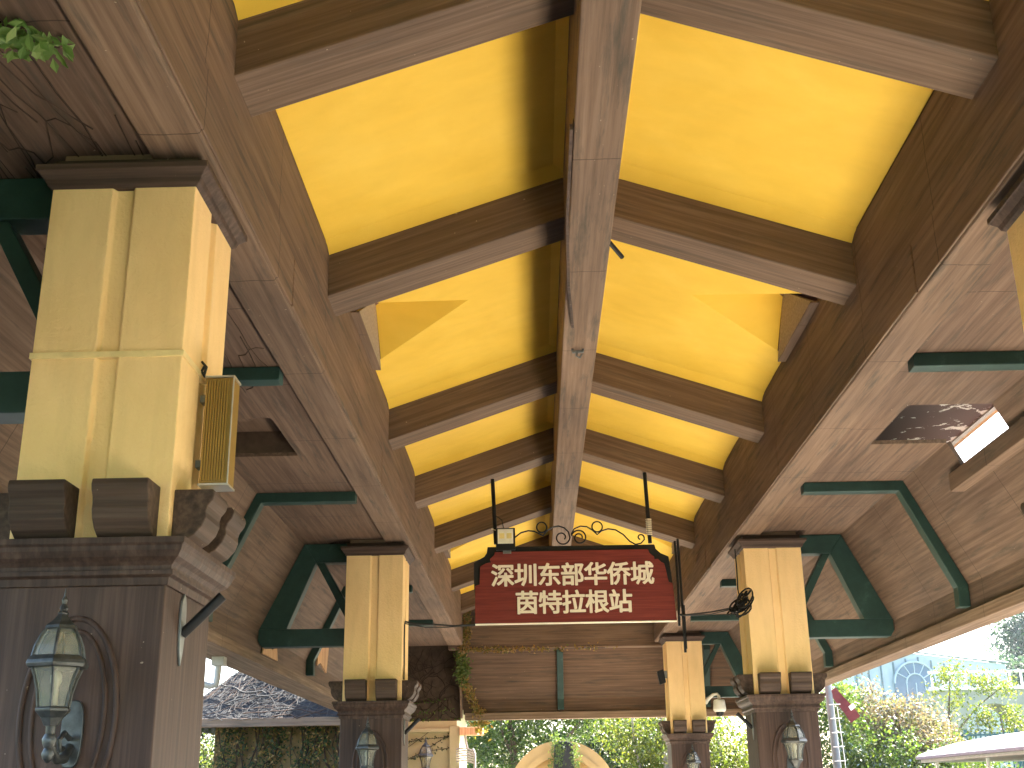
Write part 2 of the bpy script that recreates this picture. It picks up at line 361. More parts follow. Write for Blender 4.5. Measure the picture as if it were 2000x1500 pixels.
# flat soffit, with an opening between the second and third rib
ZS, DS, DE, ZE = 2.59, 2.88, 3.33, 1.66
HY0, HY1, HD = 8.1, 9.1, 2.28
def ztrim(d): return ZS - (d - DS) * (ZS - ZE) / (DE - DS)
for sgn in (-1, 1):
    X = lambda d: X0 + sgn * d
    mb = MB(); th = .03
    for a, bb, y0, y1 in ((A2 + .004, DS, YA, HY0), (A2 + .004, HD, HY0, HY1), (A2 + .004, DS, HY1, YB)):
        x = sorted((X(a), X(bb))); mb.box(x[0], x[1], y0, y1, ZS, ZS + th)
    part(mb, 'flat_soffit', 'soffit')
    mb = MB(); dh = 2.975
    def slab(d0, d1, y0, y1): mb.prism([(X(d0), ztrim(d0)), (X(d1), ztrim(d1)), (X(d1 + .03), ztrim(d1) + .015), (X(d0 + .03), ztrim(d0) + .015)], 'y', y0, y1)
    slab(DS, DE, YA, HY0); slab(dh, DE, HY0, HY1); slab(DS, DE, HY1, YB + .5)
    sl = part(mb, 'sloping_soffit', 'soffit')
    mb = MB()      # header of the opening
    x = sorted((X(2.94), X(3.10))); mb.box(x[0], x[1], 7.75, 9.33, 2.245, 2.388)
    mb.build('opening_header', 'wood_y', sl, PO, bevel=.006)
    x = sorted((X(DE), X(DE + .03)))
    part(MB().box(x[0], x[1], YA, YB + .53, 1.40, ZE + .01), 'eave_riser', 'soffit')
    do = 3.53 if sgn > 0 else 3.70
    x = sorted((X(DE - .022), X(do)))
    part(MB().box(x[0], x[1], YA, YB + .50, 1.335, 1.442), 'eave_band', 'eave', bevel=.006)
# the opening: open skylight on the right, closed box on the left
X = lambda d: X0 + d
mb = MB(); mb.box(X(2.18), X(3.38), 7.85, 10.9, 2.96, 3.0)
sk = part(mb, 'skylight_lid', 'peel')
MB().box(X(3.38), X(3.425), 7.85, 10.9, 2.945, 3.01).build('lid_edge', 'pipe', sk, PO)
MB().box(X(3.425), X(3.475), 7.85, 10.9, 2.95, 3.03).build('lid_edge', 'rawwood', sk, PO)
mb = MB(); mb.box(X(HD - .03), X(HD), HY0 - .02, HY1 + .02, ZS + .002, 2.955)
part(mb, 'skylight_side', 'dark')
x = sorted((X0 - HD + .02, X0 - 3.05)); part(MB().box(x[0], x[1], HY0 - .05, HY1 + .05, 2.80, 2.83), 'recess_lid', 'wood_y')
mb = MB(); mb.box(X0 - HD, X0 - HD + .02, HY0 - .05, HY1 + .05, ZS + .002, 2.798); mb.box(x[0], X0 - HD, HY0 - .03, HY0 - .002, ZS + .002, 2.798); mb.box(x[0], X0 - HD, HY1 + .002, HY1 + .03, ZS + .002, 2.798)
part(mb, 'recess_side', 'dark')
# green ribs under the soffits
for y in (-.9, 1.6, 7.02, 10.29, 15.3, 18.5):
    for sgn in (-1, 1):
        X = lambda d: X0 + sgn * d
        nx, nz = .09 * .896, .09 * .444
        pts = [(X(A2 + .01), ZS - .001), (X(DS), ZS - .001), (X(DE - .004), ZE), (X(DE - .004), 1.47), (X(DE - .10), 1.47), (X(DE - .095), ZE - .02), (X(DS - .045), ZS - .09), (X(A2 + .01), ZS - .09)]
        part(MB().prism(pts, 'y', y, y + .125), 'rib', 'green', bevel=.006)
# end of the hall
part(MB().box(X0 - A2, X0 + A2, YB - .26, YB, 2.49, 2.93), 'end_beam', 'wood_x', bevel=.012)
mb = MB(); mb.prism([(X0 - A1, 2.9), (X0 + A1, 2.9), (X0 + A1, ZC0 + .2), (X0, ZR + .25), (X0 - A1, ZC0 + .2)], 'y', YB - .10, YB - .06); part(mb, 'gable_board', 'wood_x')
mb = MB(); mb.prism([(X0 - A2, 2.45), (X0 + A2, 2.45), (X0 + A1, ZC0 + .2), (X0, ZR + .25), (X0 - A1, ZC0 + .2)], 'y', YA - .06, YA - .02); part(mb, 'gable_board', 'wood_x')
mb = MB()
mb.prism([(YB, ZS), (YB + .45, ZE), (YB + .48, ZE + .02), (YB + .03, ZS + .03)], 'x', -1.50, X0 + 3.30)
es = part(mb, 'end_slope', 'endwood')
part(MB().box(-1.48, X0 + DE, YB + .45, YB + .48, 1.40, ZE + .01), 'eave_riser', 'endwood')
part(MB().box(-1.45, X0 + DE + .2, YB + .40, YB + .60, 1.300, 1.425), 'eave_band', 'eave_x', bevel=.006)
pts = [(YB - .02, ZS + .05), (YB + .05, 2.05), (YB + .40, 1.34), (YB + .52, 1.34), (YB + .52, 2.6)]
part(MB().prism(pts, 'x', -1.53, -1.495), 'end_return', 'wood_z')
part(MB().box(-3.1, -1.53, YB + .50, YB + .53, 1.30, 2.75), 'end_return', 'dark')
for xc in (.24, 2.9, ):
    pts = [(YB + .0, ZS - .01), (YB + .447, ZE), (YB + .447, 1.46), (YB + .36, 1.46), (YB + .35, ZE - .02), (YB - .0, ZS - .15)]
    part(MB().prism(pts, 'x', xc, xc + .115), 'rib', 'green', bevel=.006)
# roof covering
for sgn in (-1, 1):
    X = lambda d: X0 + sgn * d
    do = 3.53 if sgn > 0 else 3.70
    mb = MB()
    mb.prism([(X(0), 4.52), (X(3.02), 3.22), (X(3.02), 3.28), (X(0), 4.60)], 'y', YA - .2, YB + .7)
    for y0, y1 in (((YA - .2, 7.7), (11.1, YB + .7)) if sgn > 0 else ((YA - .2, YB + .7),)):
        mb.prism([(X(3.02), 3.215), (X(do - .04), 1.447), (X(do + .02), 1.40), (X(3.07), 3.27)], 'y', y0, y1)
    part(mb, 'roof_covering', 'tile')
for y0, y1 in ((7.70, 7.84), (10.96, 11.1)): part(MB().box(X0 + 2.2, X0 + 3.52, y0, y1, 2.62, 3.22), 'dormer_cheek', 'wood_x')
mb = MB(); mb.prism([(X0 - 3.6, 1.5), (X0 + 3.5, 1.5), (X0 + 3.0, 3.2), (X0, 4.5), (X0 - 3.0, 3.2)], 'y', YB + .62, YB + .68); part(mb, 'roof_covering', 'tile')
# torn board at the left eave
mb = MB(); mb.prism([(15.4, 1.60), (15.62, 1.66), (16.1, 1.57), (16.22, 1.93), (16.0, 2.02), (15.5, 1.99)], 'x', X0 - 3.22, X0 - 3.20); part(mb, 'torn_board', 'rawwood')
mb = MB(); mb.prism([(12.75, 1.46), (13.5, 1.46), (13.45, 1.60), (13.2, 1.545), (13.0, 1.60), (12.8, 1.58)], 'x', X0 - 3.322, X0 - 3.305); part(mb, 'torn_board', 'rawwood')
for (x, y, z, a) in ((1.985, 15.25, 2.92, .13), (1.985, 13.9, 2.62, .12), (-1.44, 13.3, 2.98, .2), (-1.44, 14.8, 2.9, .16)):
    mb = MB(); mb.rings([[(x, y, z), (x + .01, y + .10, z + .02), (x - .01, y + .2, z + .01)], [(x - .03, y + .02, z - a * .6), (x - .02, y + .10, z - a * .5), (x - .035, y + .16, z - a * .55)], [(x - .05, y, z - a), (x - .045, y + .03, z - a), (x - .05, y + .05, z - a * .97)]])
    part(mb, 'splinter', 'wood_z')
# pillars ---------------------------------------------------------------
def pillar_parts():
    w, nw, nd = .30, .046, .024
    side = [(-w, -w), (-nw, -w), (-nw + .012, -w + nd), (nw - .012, -w + nd), (nw, -w)]
    sec = []
    for k in range(4):
        c, s_ = round(math.cos(k * math.pi / 2)), round(math.sin(k * math.pi / 2))
        sec += [(x * c - y * s_, x * s_ + y * c) for x, y in side]
    p = MB().prism(sec, 'z', .90, 2.43).build('pillar', 'cream', PV, (0, 0, 0), bevel=.005)
    b = MB().squares(0, 0, [(2.412, .302), (2.424, .318), (2.446, .326), (2.466, .345), (2.474, .352), (2.476, .358), (2.504, .358), (2.506, .30), (2.549, .30)])
    b.build('capital', 'bracket', p, (0, 0, 0), bevel=.003)
    prof = [(0, 1.128), (.150, 1.128), (.156, 1.108), (.150, 1.085), (.132, 1.062), (.126, 1.04), (.128, 1.018), (.116, .985), (.088, .952), (.050, .930), (.030, .922), (0, .922)]
    first = None
    for k in range(4):
        for off in (-.155, .155):
            q = MB()
            q.prism([(-(.30 + o_), z) for o_, z in prof], 'x', off - .105, off + .105)   # outline in y,z
            br = q.build('bracket', 'bracket', p, (0, 0, 0), bevel=.005)
            br.rotation_euler.z = k * math.pi / 2
    MB().squares(0, 0, [(.90, .10), (.9195, .10), (.9196, .392), (.897, .392), (.889, .383), (.872, .379), (.850, .366), (.835, .347), (.822, .336), (.806, .334), (.8055, .343), (.788, .343), (.780, .326), (.752, .322), (.75, .30)]).build('cornice', 'base', p, (0, 0, 0), bevel=.002)
    MB().squares(0, 0, [(-1.6, .37), (-1.42, .37), (-1.40, .345), (-1.36, .312), (.755, .312)]).build('base', 'base', p, (0, 0, 0), bevel=.006)
    for k in (0, 2):
        q = MB()
        for rx, rz, r_ in ((.172, .345, .011), (.130, .300, .009)):
            q.tube([(rx * math.cos(t) , -.314, .29 + rz * math.sin(t)) for t in np.linspace(0, 2 * math.pi, 49)[:-1]], r_, 8, True)
        o = q.build('oval_moulding', 'base', p, (0, 0, 0), smooth=.9); o.rotation_euler.z = k * math.pi / 2
    return p
p0 = pillar_parts()
def place(o, x, y): o.location = (x - PO[0], y - PO[1], H)       # part of the pavilion: its parent stands on the ground
PX = (-1.813, 2.363)
PY = (4.66, 12.67, 20.67)
spots = [(-1, 0), (-1, 1), (1, 0), (1, 1), (1, 2)]
plab = ['nearest cream pillar, with a thin strap around its shaft', 'cream pillar with a black wire down its side', None, 'cream pillar with a tangle of black cable on it', 'farthest cream pillar, with a dome camera on it']
pil = []
for i, (sg, k) in enumerate(spots): pil.append(p0 if i == 0 else None)
for i in range(1, 5): pil[i] = copy_tree(p0)
for i, (sg, k) in enumerate(spots):
    place(pil[i], PX[sg > 0], PY[k])
    if plab[i]: pil[i]['label'] = plab[i]
    x = sorted((X0 + sg * (A2 + .006), X0 + sg * 2.36))
    part(MB().box(x[0], x[1], PY[k] - .27, PY[k] + .27, 2.552, ZS - .002), 'bearing_block', 'wood_x')
mb = MB(); hb = .307
mb.rings([[(-hb, -hb, 1.66), (hb, -hb, 1.66), (hb, hb, 1.66), (-hb, hb, 1.66)], [(-hb, -hb, 1.684), (hb, -hb, 1.684), (hb, hb, 1.684), (-hb, hb, 1.684)]]); mb.build('strap', 'strap', pil[0], (0, 0, 0))
# green timber brace frames beside every pillar
for i, (sg, k) in enumerate(spots):
    X = lambda d: X0 + sg * d
    y = PY[k] - .10; mb = MB()
    for q in ([(2.392, 2.585), (2.392, 2.385), (2.745, 2.385), (DS - .005, 2.585)],
              [(DS - .005, 2.585), (2.745, 2.385), (3.03, 1.685), (3.322, 1.685)],
              [(2.392, 1.685), (3.322, 1.685), (3.327, 1.57), (3.285, 1.505), (2.392, 1.505)]):
        mb.prism([(X(d), z) for d, z in q], 'y', y, y + .16)
    mb.prism([(X(d), z) for d, z in ((2.66, 2.383), (2.742, 2.383), (2.392, 1.755), (2.392, 1.93))], 'y', y + .012, y + .15)
    part(mb, 'brace_frame', 'green', bevel=.006)
# downspout under the left eave
mb = MB(); mb.tube([(-3.27, 11.9, 1.335), (-3.28, 11.9, 1.12), (-3.29, 11.9, 1.07), (-3.34, 11.9, 1.055), (-3.75, 11.88, 1.17)], .032, 10); mb.box(-3.33, -3.21, 11.84, 11.96, 1.25, 1.334)
part(mb, 'downspout', 'pipe', smooth=.8)
# ------------------------------------------------------------------ wall lanterns
def lantern(loc, label, first=None):
    if first:
        c = copy_tree(first); c.location = (loc[0], loc[1], loc[2] + H); c['label'] = label; return c
    t = thing('wall_lantern', loc, label, 'lantern', 'carriage lanterns on the pillar bases')
    # origin: middle of the back plate, on the wall; the lantern hangs out toward -y
    yc = -.235; k = 6; a0 = math.pi / 6 + .22
    mb = MB(); pl = []
    for q in np.linspace(0, 2 * math.pi, 25)[:-1]:
        pl.append((.046 * math.copysign(abs(math.cos(q)) ** .6, math.cos(q)), .135 * math.copysign(abs(math.sin(q)) ** .8, math.sin(q))))
    mb.prism(pl, 'y', -.018, 0); mb.build('back_plate', 'lampiron', t, bevel=.004)
    mb = MB()
    mb.tube([(0, -.02, -.05), (0, -.07, -.10), (0, -.14, -.105), (0, -.20, -.07), (0, yc, -.01), (0, yc, .05)], [.018, .02, .018, .016, .018, .022], 10)
    mb.tube([(0, -.03, -.02), (0, -.09, .0), (0, -.14, -.03), (0, -.12, -.07), (0, -.09, -.06)], .011, 8)
    mb.lathe(0, yc, [(-.12, .004), (-.105, .02), (-.085, .026), (-.065, .018), (-.05, .026), (-.03, .03), (-.01, .02)], 12)
    mb.build('arm', 'lampiron', t, smooth=.8)
    hexr = lambda z, r: [(r * math.cos(a0 + 2 * math.pi * j / k), yc + r * math.sin(a0 + 2 * math.pi * j / k), z) for j in range(k)]
    mb = MB(); mb.rings([hexr(z, r) for z, r in ((.02, .03), (.05, .045), (.075, .07), (.085, .072), (.092, .066))]); mb.build('cup', 'lampiron', t, bevel=.002)
    low = [(.092, .060), (.15, .068), (.20, .082), (.245, .100)]; up = [(.285, .104), (.33, .094), (.37, .076), (.395, .058)]
    for nm, pr in (('lower_glass', low), ('upper_glass', up)):
        mb = MB(); mb.rings([hexr(z, r) for z, r in pr], False); mb.build(nm, 'glass', t)
    mb = MB()
    for pr in (low, up):
        for j in range(k):
            mb.tube([((r + .002) * math.cos(a0 + 2 * math.pi * j / k), yc + (r + .002) * math.sin(a0 + 2 * math.pi * j / k), z) for z, r in pr], .0065, 5)
    mb.build('glazing_bars', 'lampiron', t)
    mb = MB(); mb.rings([hexr(z, r) for z, r in ((.240, .098), (.243, .122), (.256, .128), (.270, .124), (.288, .110), (.290, .100))]); mb.build('collar', 'lampiron', t, bevel=.002)
    mb = MB(); mb.rings([hexr(z, r) for z, r in ((.393, .060), (.398, .068), (.410, .064), (.430, .040), (.455, .020), (.462, .024), (.472, .012))])
    mb.lathe(0, yc, [(.470, .012), (.480, .018), (.492, .013), (.498, .008), (.515, .012), (.53, .005), (.56, .002)], 10); mb.build('roof_cap', 'lampiron', t)
    mb = MB(); mb.lathe(0, yc, [(.10, .014), (.16, .014), (.165, .012), (.19, .022), (.215, .022), (.235, .010), (.24, .001)], 12); mb.build('bulb', 'white', t, smooth=.8)
    return t
L0 = lantern((-1.79, 4.36 - .012, .228), 'large black carriage lantern with dusty glass on the base of the nearest pillar')
L1 = lantern((PX[0], PY[1] - .312, .20), 'small black carriage lantern on the middle left pillar base, white bulb showing', L0)
L2 = lantern((PX[1], PY[1] - .312, .20), 'black carriage lantern on the right pillar below the cable tangle', L0)
L3 = lantern((PX[1], PY[2] - .312, .20), 'tiny black carriage lantern on the farthest pillar base', L0)
L4 = lantern((-2.30, 24.18, .42), 'black onion-shaped lantern in front of the yellow vine-streaked wall', L0)
L0.scale = (.86, .86, .86); L4.scale = (1.25, 1.25, 1.25)
# ------------------------------------------------------------------ pole holders on the pillar bases
def holder(x, y, z, sg, label, first=None):
    t = thing('pole_holder', (x, y, z), label, 'bracket', 'steel pole holders on the pillar bases')
    mb = MB(); pl = [(.0, .13), (.028, .09), (.034, .04), (.030, -.04), (.022, -.09), (.0, -.15), (-.022, -.09), (-.030, -.04), (-.034, .04), (-.028, .09)]
    mb.prism(pl, 'x', 0, sg * .010); mb.build('plate', 'steel', t, bevel=.002)
    MB().tube([(sg * .008, 0, -.03), (sg * .155, .0, .115)], .020, 12).build('tube', 'black', t, smooth=.8)
    return t
holder(PX[0] + .312, 4.575, .63, 1, 'black slanted pole holder on the side of the nearest pillar')
holder(PX[0] + .312, 12.55, .64, 1, 'black slanted pole holder on the middle left pillar, above the far lantern')
holder(PX[1] - .312, 12.55, .64, -1, 'black slanted pole holder on the right pillar with the cable tangle')
# ------------------------------------------------------------------ loudspeaker on the nearest pillar
sx, sy = -1.513, 4.64
t = thing('column_speaker', (sx, sy, 1.43), 'gold ribbed column loudspeaker fixed to the side of the nearest pillar', 'loudspeaker'); og = (sx, sy, 1.43)
MB().box(sx + .03, sx + .145, sy - .03, sy + .075, 1.205, 1.655).build('cabinet', 'gold', t, og, bevel=.004)
mb = MB()
for i in range(9):
    xx = sx + .036 + i * .0108; mb.box(xx, xx + .0062, sy - .040, sy - .031, 1.215, 1.645)
mb.build('grille', 'gold', t, og)
mb = MB(); mb.box(sx + .026, sx + .149, sy - .034, sy + .079, 1.656, 1.664); mb.box(sx + .026, sx + .149, sy - .034, sy + .079, 1.196, 1.204); mb.box(sx + .146, sx + .150, sy - .044, sy - .034, 1.2, 1.66)
mb.build('end_cap', 'goldtrim', t, og)
mb = MB(); mb.box(sx + .001, sx + .03, sy + .0, sy + .05, 1.28, 1.31); mb.box(sx + .001, sx + .03, sy + .0, sy + .05, 1.56, 1.59); mb.build('mount', 'steel', t, og)
mb = MB(); mb.tube([(sx + .004, sy - .02, 1.73), (sx + .02, sy - .03, 1.71), (sx + .008, sy - .03, 1.685), (sx + .02, sy - .02, 1.665), (sx + .05, sy, 1.66)], .006, 6); mb.tube([(sx + .012, sy - .03, 1.72), (sx + .03, sy - .04, 1.70), (sx + .02, sy - .03, 1.67)], .006, 6); mb.build('lead', 'cable', t, og)
# ------------------------------------------------------------------ hanging sign
SX, SY, SZ = .298, 12.9, 1.752
SG = thing('hanging_sign', (SX, SY, SZ), 'red wood-grain station sign with cream Chinese lettering in a black frame', 'sign'); SO = (SX, SY, SZ)
kx, kz = .001378, .001395
zp = lambda px, py: (SX + (px - 1097) * kx, SZ + (1255 - (py + (px - 1097) * .019)) * kz)
red = [(310, 1270), (1885, 1240), (1870, 955), (1840, 948), (1812, 800), (1790, 790), (1765, 765), (1737, 768), (1735, 745), (1700, 720), (1690, 688), (470, 712), (465, 735), (430, 768), (440, 795), (400, 800), (352, 828), (348, 968), (312, 980)]
MB().prism([zp(*q) for q in red], 'y', SY - .012, SY + .02).build('board', 'signred', SG, SO, bevel=.003)
blk = [(300, 985), (297, 800), (330, 770), (385, 745), (405, 715), (410, 670), (1745, 646), (1752, 680), (1790, 715), (1850, 742), (1868, 950), (1900, 1240), (290, 1265)]
blk = [(303, 985), (300, 795), (340, 770), (385, 745), (405, 715), (412, 668), (1745, 646), (1752, 680), (1790, 715), (1852, 742), (1872, 960), (1872, 1150), (320, 1180)]
MB().prism([zp(*q) for q in blk], 'y', SY + .022, SY + .05).build('back_frame', 'black', SG, SO, bevel=.003)
a, bq = zp(312, 1272), zp(1886, 1242)
MB().prism([a, bq, (bq[0], bq[1] - .012), (a[0], a[1] - .012)], 'y', SY - .016, SY + .03).build('bottom_strip', 'letter', SG, SO)
def sline(pts, r=.010): return MB().tube([(zp(*q)[0], SY + .035, zp(*q)[1]) for q in pts], r, 8)
def arc(cx, cy, rx, ry, a, b_, n=14): return [(cx + rx * math.cos(R(t_)), cy + ry * math.sin(R(t_))) for t_ in np.linspace(a, b_, n)]
def spiral(cx, cy, r0, r1, a, b_, n=30): return [(cx + (r0 + (r1 - r0) * i / (n - 1)) * math.cos(R(a + (b_ - a) * i / (n - 1))), cy + (r0 + (r1 - r0) * i / (n - 1)) * math.sin(R(a + (b_ - a) * i / (n - 1)))) for i in range(n)]
scr = MB()
for cur in (arc(848, 508, 40, 42, 0, 360, 20), arc(1294, 503, 42, 42, 0, 360, 20),
            [(600, 640), (630, 590), (680, 552), (740, 535), (790, 540), (830, 560), (858, 575)] + [(885, 540), (930, 508), (985, 498), (1030, 512), (1062, 545), (1072, 585)] + spiral(1010, 590, 62, 22, 0, 400, 26),
            spiral(1148, 590, 22, 64, 380, -170, 30)[::1] + [(1085, 560), (1110, 520), (1160, 498), (1210, 502), (1255, 530), (1292, 566), (1330, 535), (1380, 520), (1440, 528), (1500, 565), (1550, 620), (1595, 645), (1640, 635), (1668, 605)] + spiral(1638, 590, 30, 14, 20, -260, 14)):
    scr.tube([(zp(*q)[0], SY + .035, zp(*q)[1]) for q in cur], .0085, 6)
scr.build('scrollwork', 'black', SG, SO, smooth=.9)
for (xa, za, xb, zb_, nm) in ((-.585, 3.36, -.555, 2.62, 0), (1.125, 3.40, 1.145, 2.60, 1)):
    h = MB().tube([(xa, SY + .03, za), (xb, SY + .035, zb_)], .022, 10).build('hanger_rod', 'black', SG, SO, smooth=.8)
    if nm:
        mb = MB()
        for i in range(9):
            z = 2.70 + i * .021; mb.tube([(1.141 + .026 * math.cos(t_), SY + .034 + .026 * math.sin(t_), z + .004 * math.sin(t_)) for t_ in np.linspace(0, 6.283, 13)[:-1]], .008, 6, True)
        mb.build('twine_wrap', 'rope', h, SO)
    else:
        MB().tube([(-.556, SY + .03, 2.80), (-.60, SY + .02, 2.79), (-.55, SY, 2.77)], .006, 6).build('wire_tie', 'rope', h, SO)
def lettering(txt, cx, cy, size, sp):
    cu = bpy.data.curves.new('t', 'FONT'); cu.body = txt; cu.size = size; cu.align_x = 'CENTER'; cu.align_y = 'CENTER'; cu.extrude = .006; cu.space_character = sp; cu.resolution_u = 3
    o = bpy.data.objects.new('t', cu); COL.objects.link(o); bpy.context.view_layer.update()
    me0 = bpy.data.meshes.new_from_object(o.evaluated_get(bpy.context.evaluated_depsgraph_get())); bpy.data.objects.remove(o)
    V = [v.co.copy() for v in me0.vertices]; Fc = [tuple(p.vertices) for p in me0.polygons]
    mx, my = (min(v.x for v in V) + max(v.x for v in V)) / 2, (min(v.y for v in V) + max(v.y for v in V)) / 2
    vv, ff = [], []
    w_ = .0066       # heavy strokes: the outline laid down at small offsets, each a hair prouder than the last
    for k, (dx, dy) in enumerate([(0, 0)] + [(w_ * a, w_ * b_ * .75) for a, b_ in ((1, 0), (-1, 0), (0, 1), (0, -1), (.75, .75), (-.75, .75), (.75, -.75), (-.75, -.75))]):
        n0 = len(vv)
        vv += [(cx - SX + v.x - mx + dx, -.0135 - (v.z + .006) - k * .0004, cy - SZ + v.y - my + dy) for v in V]; ff += [tuple(n0 + q for q in f) for f in Fc]
    me = bpy.data.meshes.new('lettering'); me.from_pydata(vv, [], ff); me.materials.append(M['letter'])
    ob = bpy.data.objects.new('lettering', me); COL.objects.link(ob); ob.parent = SG
c1, c2 = zp(1083, 886), zp(1088, 1100)
d1 = lettering('\u6df1\u5733\u4e1c\u90e8\u534e\u4fa8\u57ce', c1[0], c1[1], .262, .93)
d2 = lettering('\u8335\u7279\u62c9\u6839\u7ad9', c2[0], c2[1], .262, .93)
# floodlight sitting on the sign
FX, FZ = -.445, 2.665
t = thing('floodlight', (FX, SY - .06, 2.52), 'small square LED floodlight on the upper corner of the red sign', 'floodlight', 'black LED floodlights'); og = (FX, SY - .06, 2.52)
MB().box(FX - .106, FX + .106, SY - .07, SY - .02, 2.535, 2.78).build('housing', 'black', t, og, bevel=.006)
MB().box(FX - .085, FX + .085, SY - .074, SY - .0705, 2.605, 2.765).build('lens', 'led', t, og)
for dx in (-.04, .04): MB().box(FX + dx - .028, FX + dx + .028, SY - .077, SY - .0745, 2.66, 2.72).build('led_chip', 'ledchip', t, og)
MB().box(FX - .03, FX + .06, SY - .05, SY - .03, 2.50, 2.534).build('foot', 'steel', t, og)
mb = MB(); mb.tube([(FX - .02, SY - .03, 2.78), (FX - .04, SY - .02, 2.88), (FX - .1, SY + .0, 2.93)], .005, 6); mb.build('lead', 'cable', t, og)
# floodlight on the farthest pillar
fx, fy, fz = 1.985, 20.5, 1.84
t = thing('floodlight', (fx, fy, fz), 'small black floodlight jutting from the side of the farthest pillar', 'floodlight', 'black LED floodlights'); og = (fx, fy, fz)
MB().prism([(fx - .09, fz + .09), (fx + .02, fz + .13), (fx + .05, fz - .09), (fx - .05, fz - .13)], 'y', fy - .05, fy + .05).build('housing', 'black', t, og, bevel=.006)
MB().box(fx + .03, fx + .078, fy - .02, fy + .02, fz - .02, fz + .10).build('mount', 'steel', t, og)
# dome camera
t = thing('security_camera', (2.668, 20.45, 1.42), 'white dome security camera on a curved arm at the farthest pillar', 'camera'); og = (2.668, 20.45, 1.42)
MB().tube([(2.666, 20.45, 1.40), (2.72, 20.43, 1.47), (2.80, 20.42, 1.535), (2.87, 20.42, 1.545), (2.895, 20.42, 1.51), (2.895, 20.42, 1.45)], [.035, .032, .026, .024, .026, .03], 10).build('arm', 'white', t, og, smooth=.8)
MB().lathe(2.895, 20.42, [(1.46, .03), (1.45, .085), (1.43, .095), (1.34, .105), (1.30, .11), (1.27, .10), (1.255, .078)], 20).build('housing', 'white', t, og, smooth=.8)
MB().lathe(2.895, 20.42, [(1.262, .07), (1.22, .062), (1.19, .04), (1.178, .005)], 16).build('dome', 'black', t, og, smooth=.9)
# conduit hanging beside the sign
t = thing('conduit', (1.43, 12.85, 2.55), 'thin dark tubes hanging down past the right end of the red sign', 'conduit'); og = (1.43, 12.85, 2.55)
mb = MB(); mb.tube([(1.405, 12.84, 2.60), (1.412, 12.83, 2.1), (1.40, 12.83, 1.68)], .014, 8); mb.tube([(1.435, 12.82, 2.62), (1.44, 12.81, 2.1), (1.445, 12.81, 1.40)], .014, 8); mb.tube([(1.462, 12.83, 1.9), (1.46, 12.83, 1.44)], .010, 8)
mb.build('tube', 'black', t, og, smooth=.8)
MB().tube([(1.39, 12.80, 1.79), (1.44, 12.79, 1.80), (1.49, 12.82, 1.79)], .01, 6).build('wire_tie', 'cable', t, og)
# cables
cb = thing('cable_tangle', (1.99, 12.35, 1.82), 'tangled coil of black cable hanging on the right pillar by the sign', 'cable'); og = (1.99, 12.35, 1.82)
mb = MB(); rr = random.Random(3)
for i in range(11):
    cx_, cz_, ra, rbb = 1.985 + rr.uniform(-.05, .05), 1.83 + rr.uniform(-.06, .07), rr.uniform(.05, .12), rr.uniform(.05, .13); ph = rr.uniform(0, 3)
    mb.tube([(cx_ + ra * math.cos(q), 12.33 + .05 * math.sin(q + ph) + rr.uniform(-.02, .02), cz_ + rbb * math.sin(q + ph)) for q in np.linspace(0, 6.283, 15)[:-1]], .009, 6, True)
mb.build('coil', 'cable', cb, og, smooth=.9)
MB().box(1.93, 2.03, 12.335, 12.36, 1.76, 1.86).build('junction_box', 'cable', cb, og, bevel=.006)
mb = MB(); mb.tube([(1.968, 12.34, 2.40), (1.972, 12.34, 2.2), (1.965, 12.33, 1.98), (1.985, 12.33, 1.86)], .007, 6); mb.tube([(1.95, 12.34, 1.80), (1.7, 12.5, 1.775), (1.42, 12.82, 1.79)], .008, 6); mb.tube([(1.95, 12.34, 1.79), (1.7, 12.52, 1.755), (1.43, 12.82, 1.785)], .006, 6); mb.build('lead', 'cable', cb, og)
cb = thing('cable', (-1.5, 12.5, 1.7), 'black wire strung from the middle left pillar to the red sign', 'cable'); og = (-1.5, 12.5, 1.7)
mb = MB(); mb.tube([(-1.505, 12.55, 1.74), (-1.40, 12.6, 1.72), (-1.22, 12.7, 1.725), (-1.0, 12.8, 1.72), (-.785, 12.9, 1.745)], .009, 6); mb.tube([(-1.505, 12.55, 1.72), (-1.3, 12.65, 1.69), (-1.1, 12.75, 1.70), (-.785, 12.9, 1.735)], .006, 6); mb.build('span', 'cable', cb, og)
mb = MB(); mb.tube([(-1.502, 12.55, 1.74), (-1.502, 12.49, 1.70), (-1.502, 12.47, 1.55), (-1.502, 12.5, 1.3), (-1.502, 12.49, 1.14)], .007, 6); mb.build('drop', 'cable', cb, og)
# ------------------------------------------------------------------ vines on the pavilion
def strew(paths, n, spread, size, nrm, jit=.5):
    """n leaf centres scattered along polylines"""
    P = []
    for _ in range(n):
        pa = paths[rng.integers(len(paths))]; i = rng.integers(len(pa) - 1); u = rng.random()
        P.append(np.array(pa[i]) * (1 - u) + np.array(pa[i + 1]) * u + rng.normal(size=3) * np.array(spread))
    c = np.array(P); nn = np.tile(np.array(nrm, float), (n, 1)) + rng.normal(size=(n, 3)) * jit
    return c, nn, size * rng.uniform(.6, 1.3, n)
iv = thing('ivy_clump', (-1.9, 3.6, 2.56), 'clump of fresh green ivy leaves on the dark soffit beside the left girder', 'ivy'); og = (-1.9, 3.6, 2.56)
pa = [[(-2.12, 3.42, 2.55), (-2.0, 3.46, 2.53), (-1.9, 3.50, 2.52), (-1.79, 3.56, 2.54)]]
c, nn, s_ = strew(pa, 170, (.035, .045, .025), .029, (.1, -.5, -.8), .45); foliage_mesh('leaves', c, nn, s_, 'ivyfresh', iv, og)
MB().tube(pa[0], .004, 5).build('stem', 'stem', iv, og)
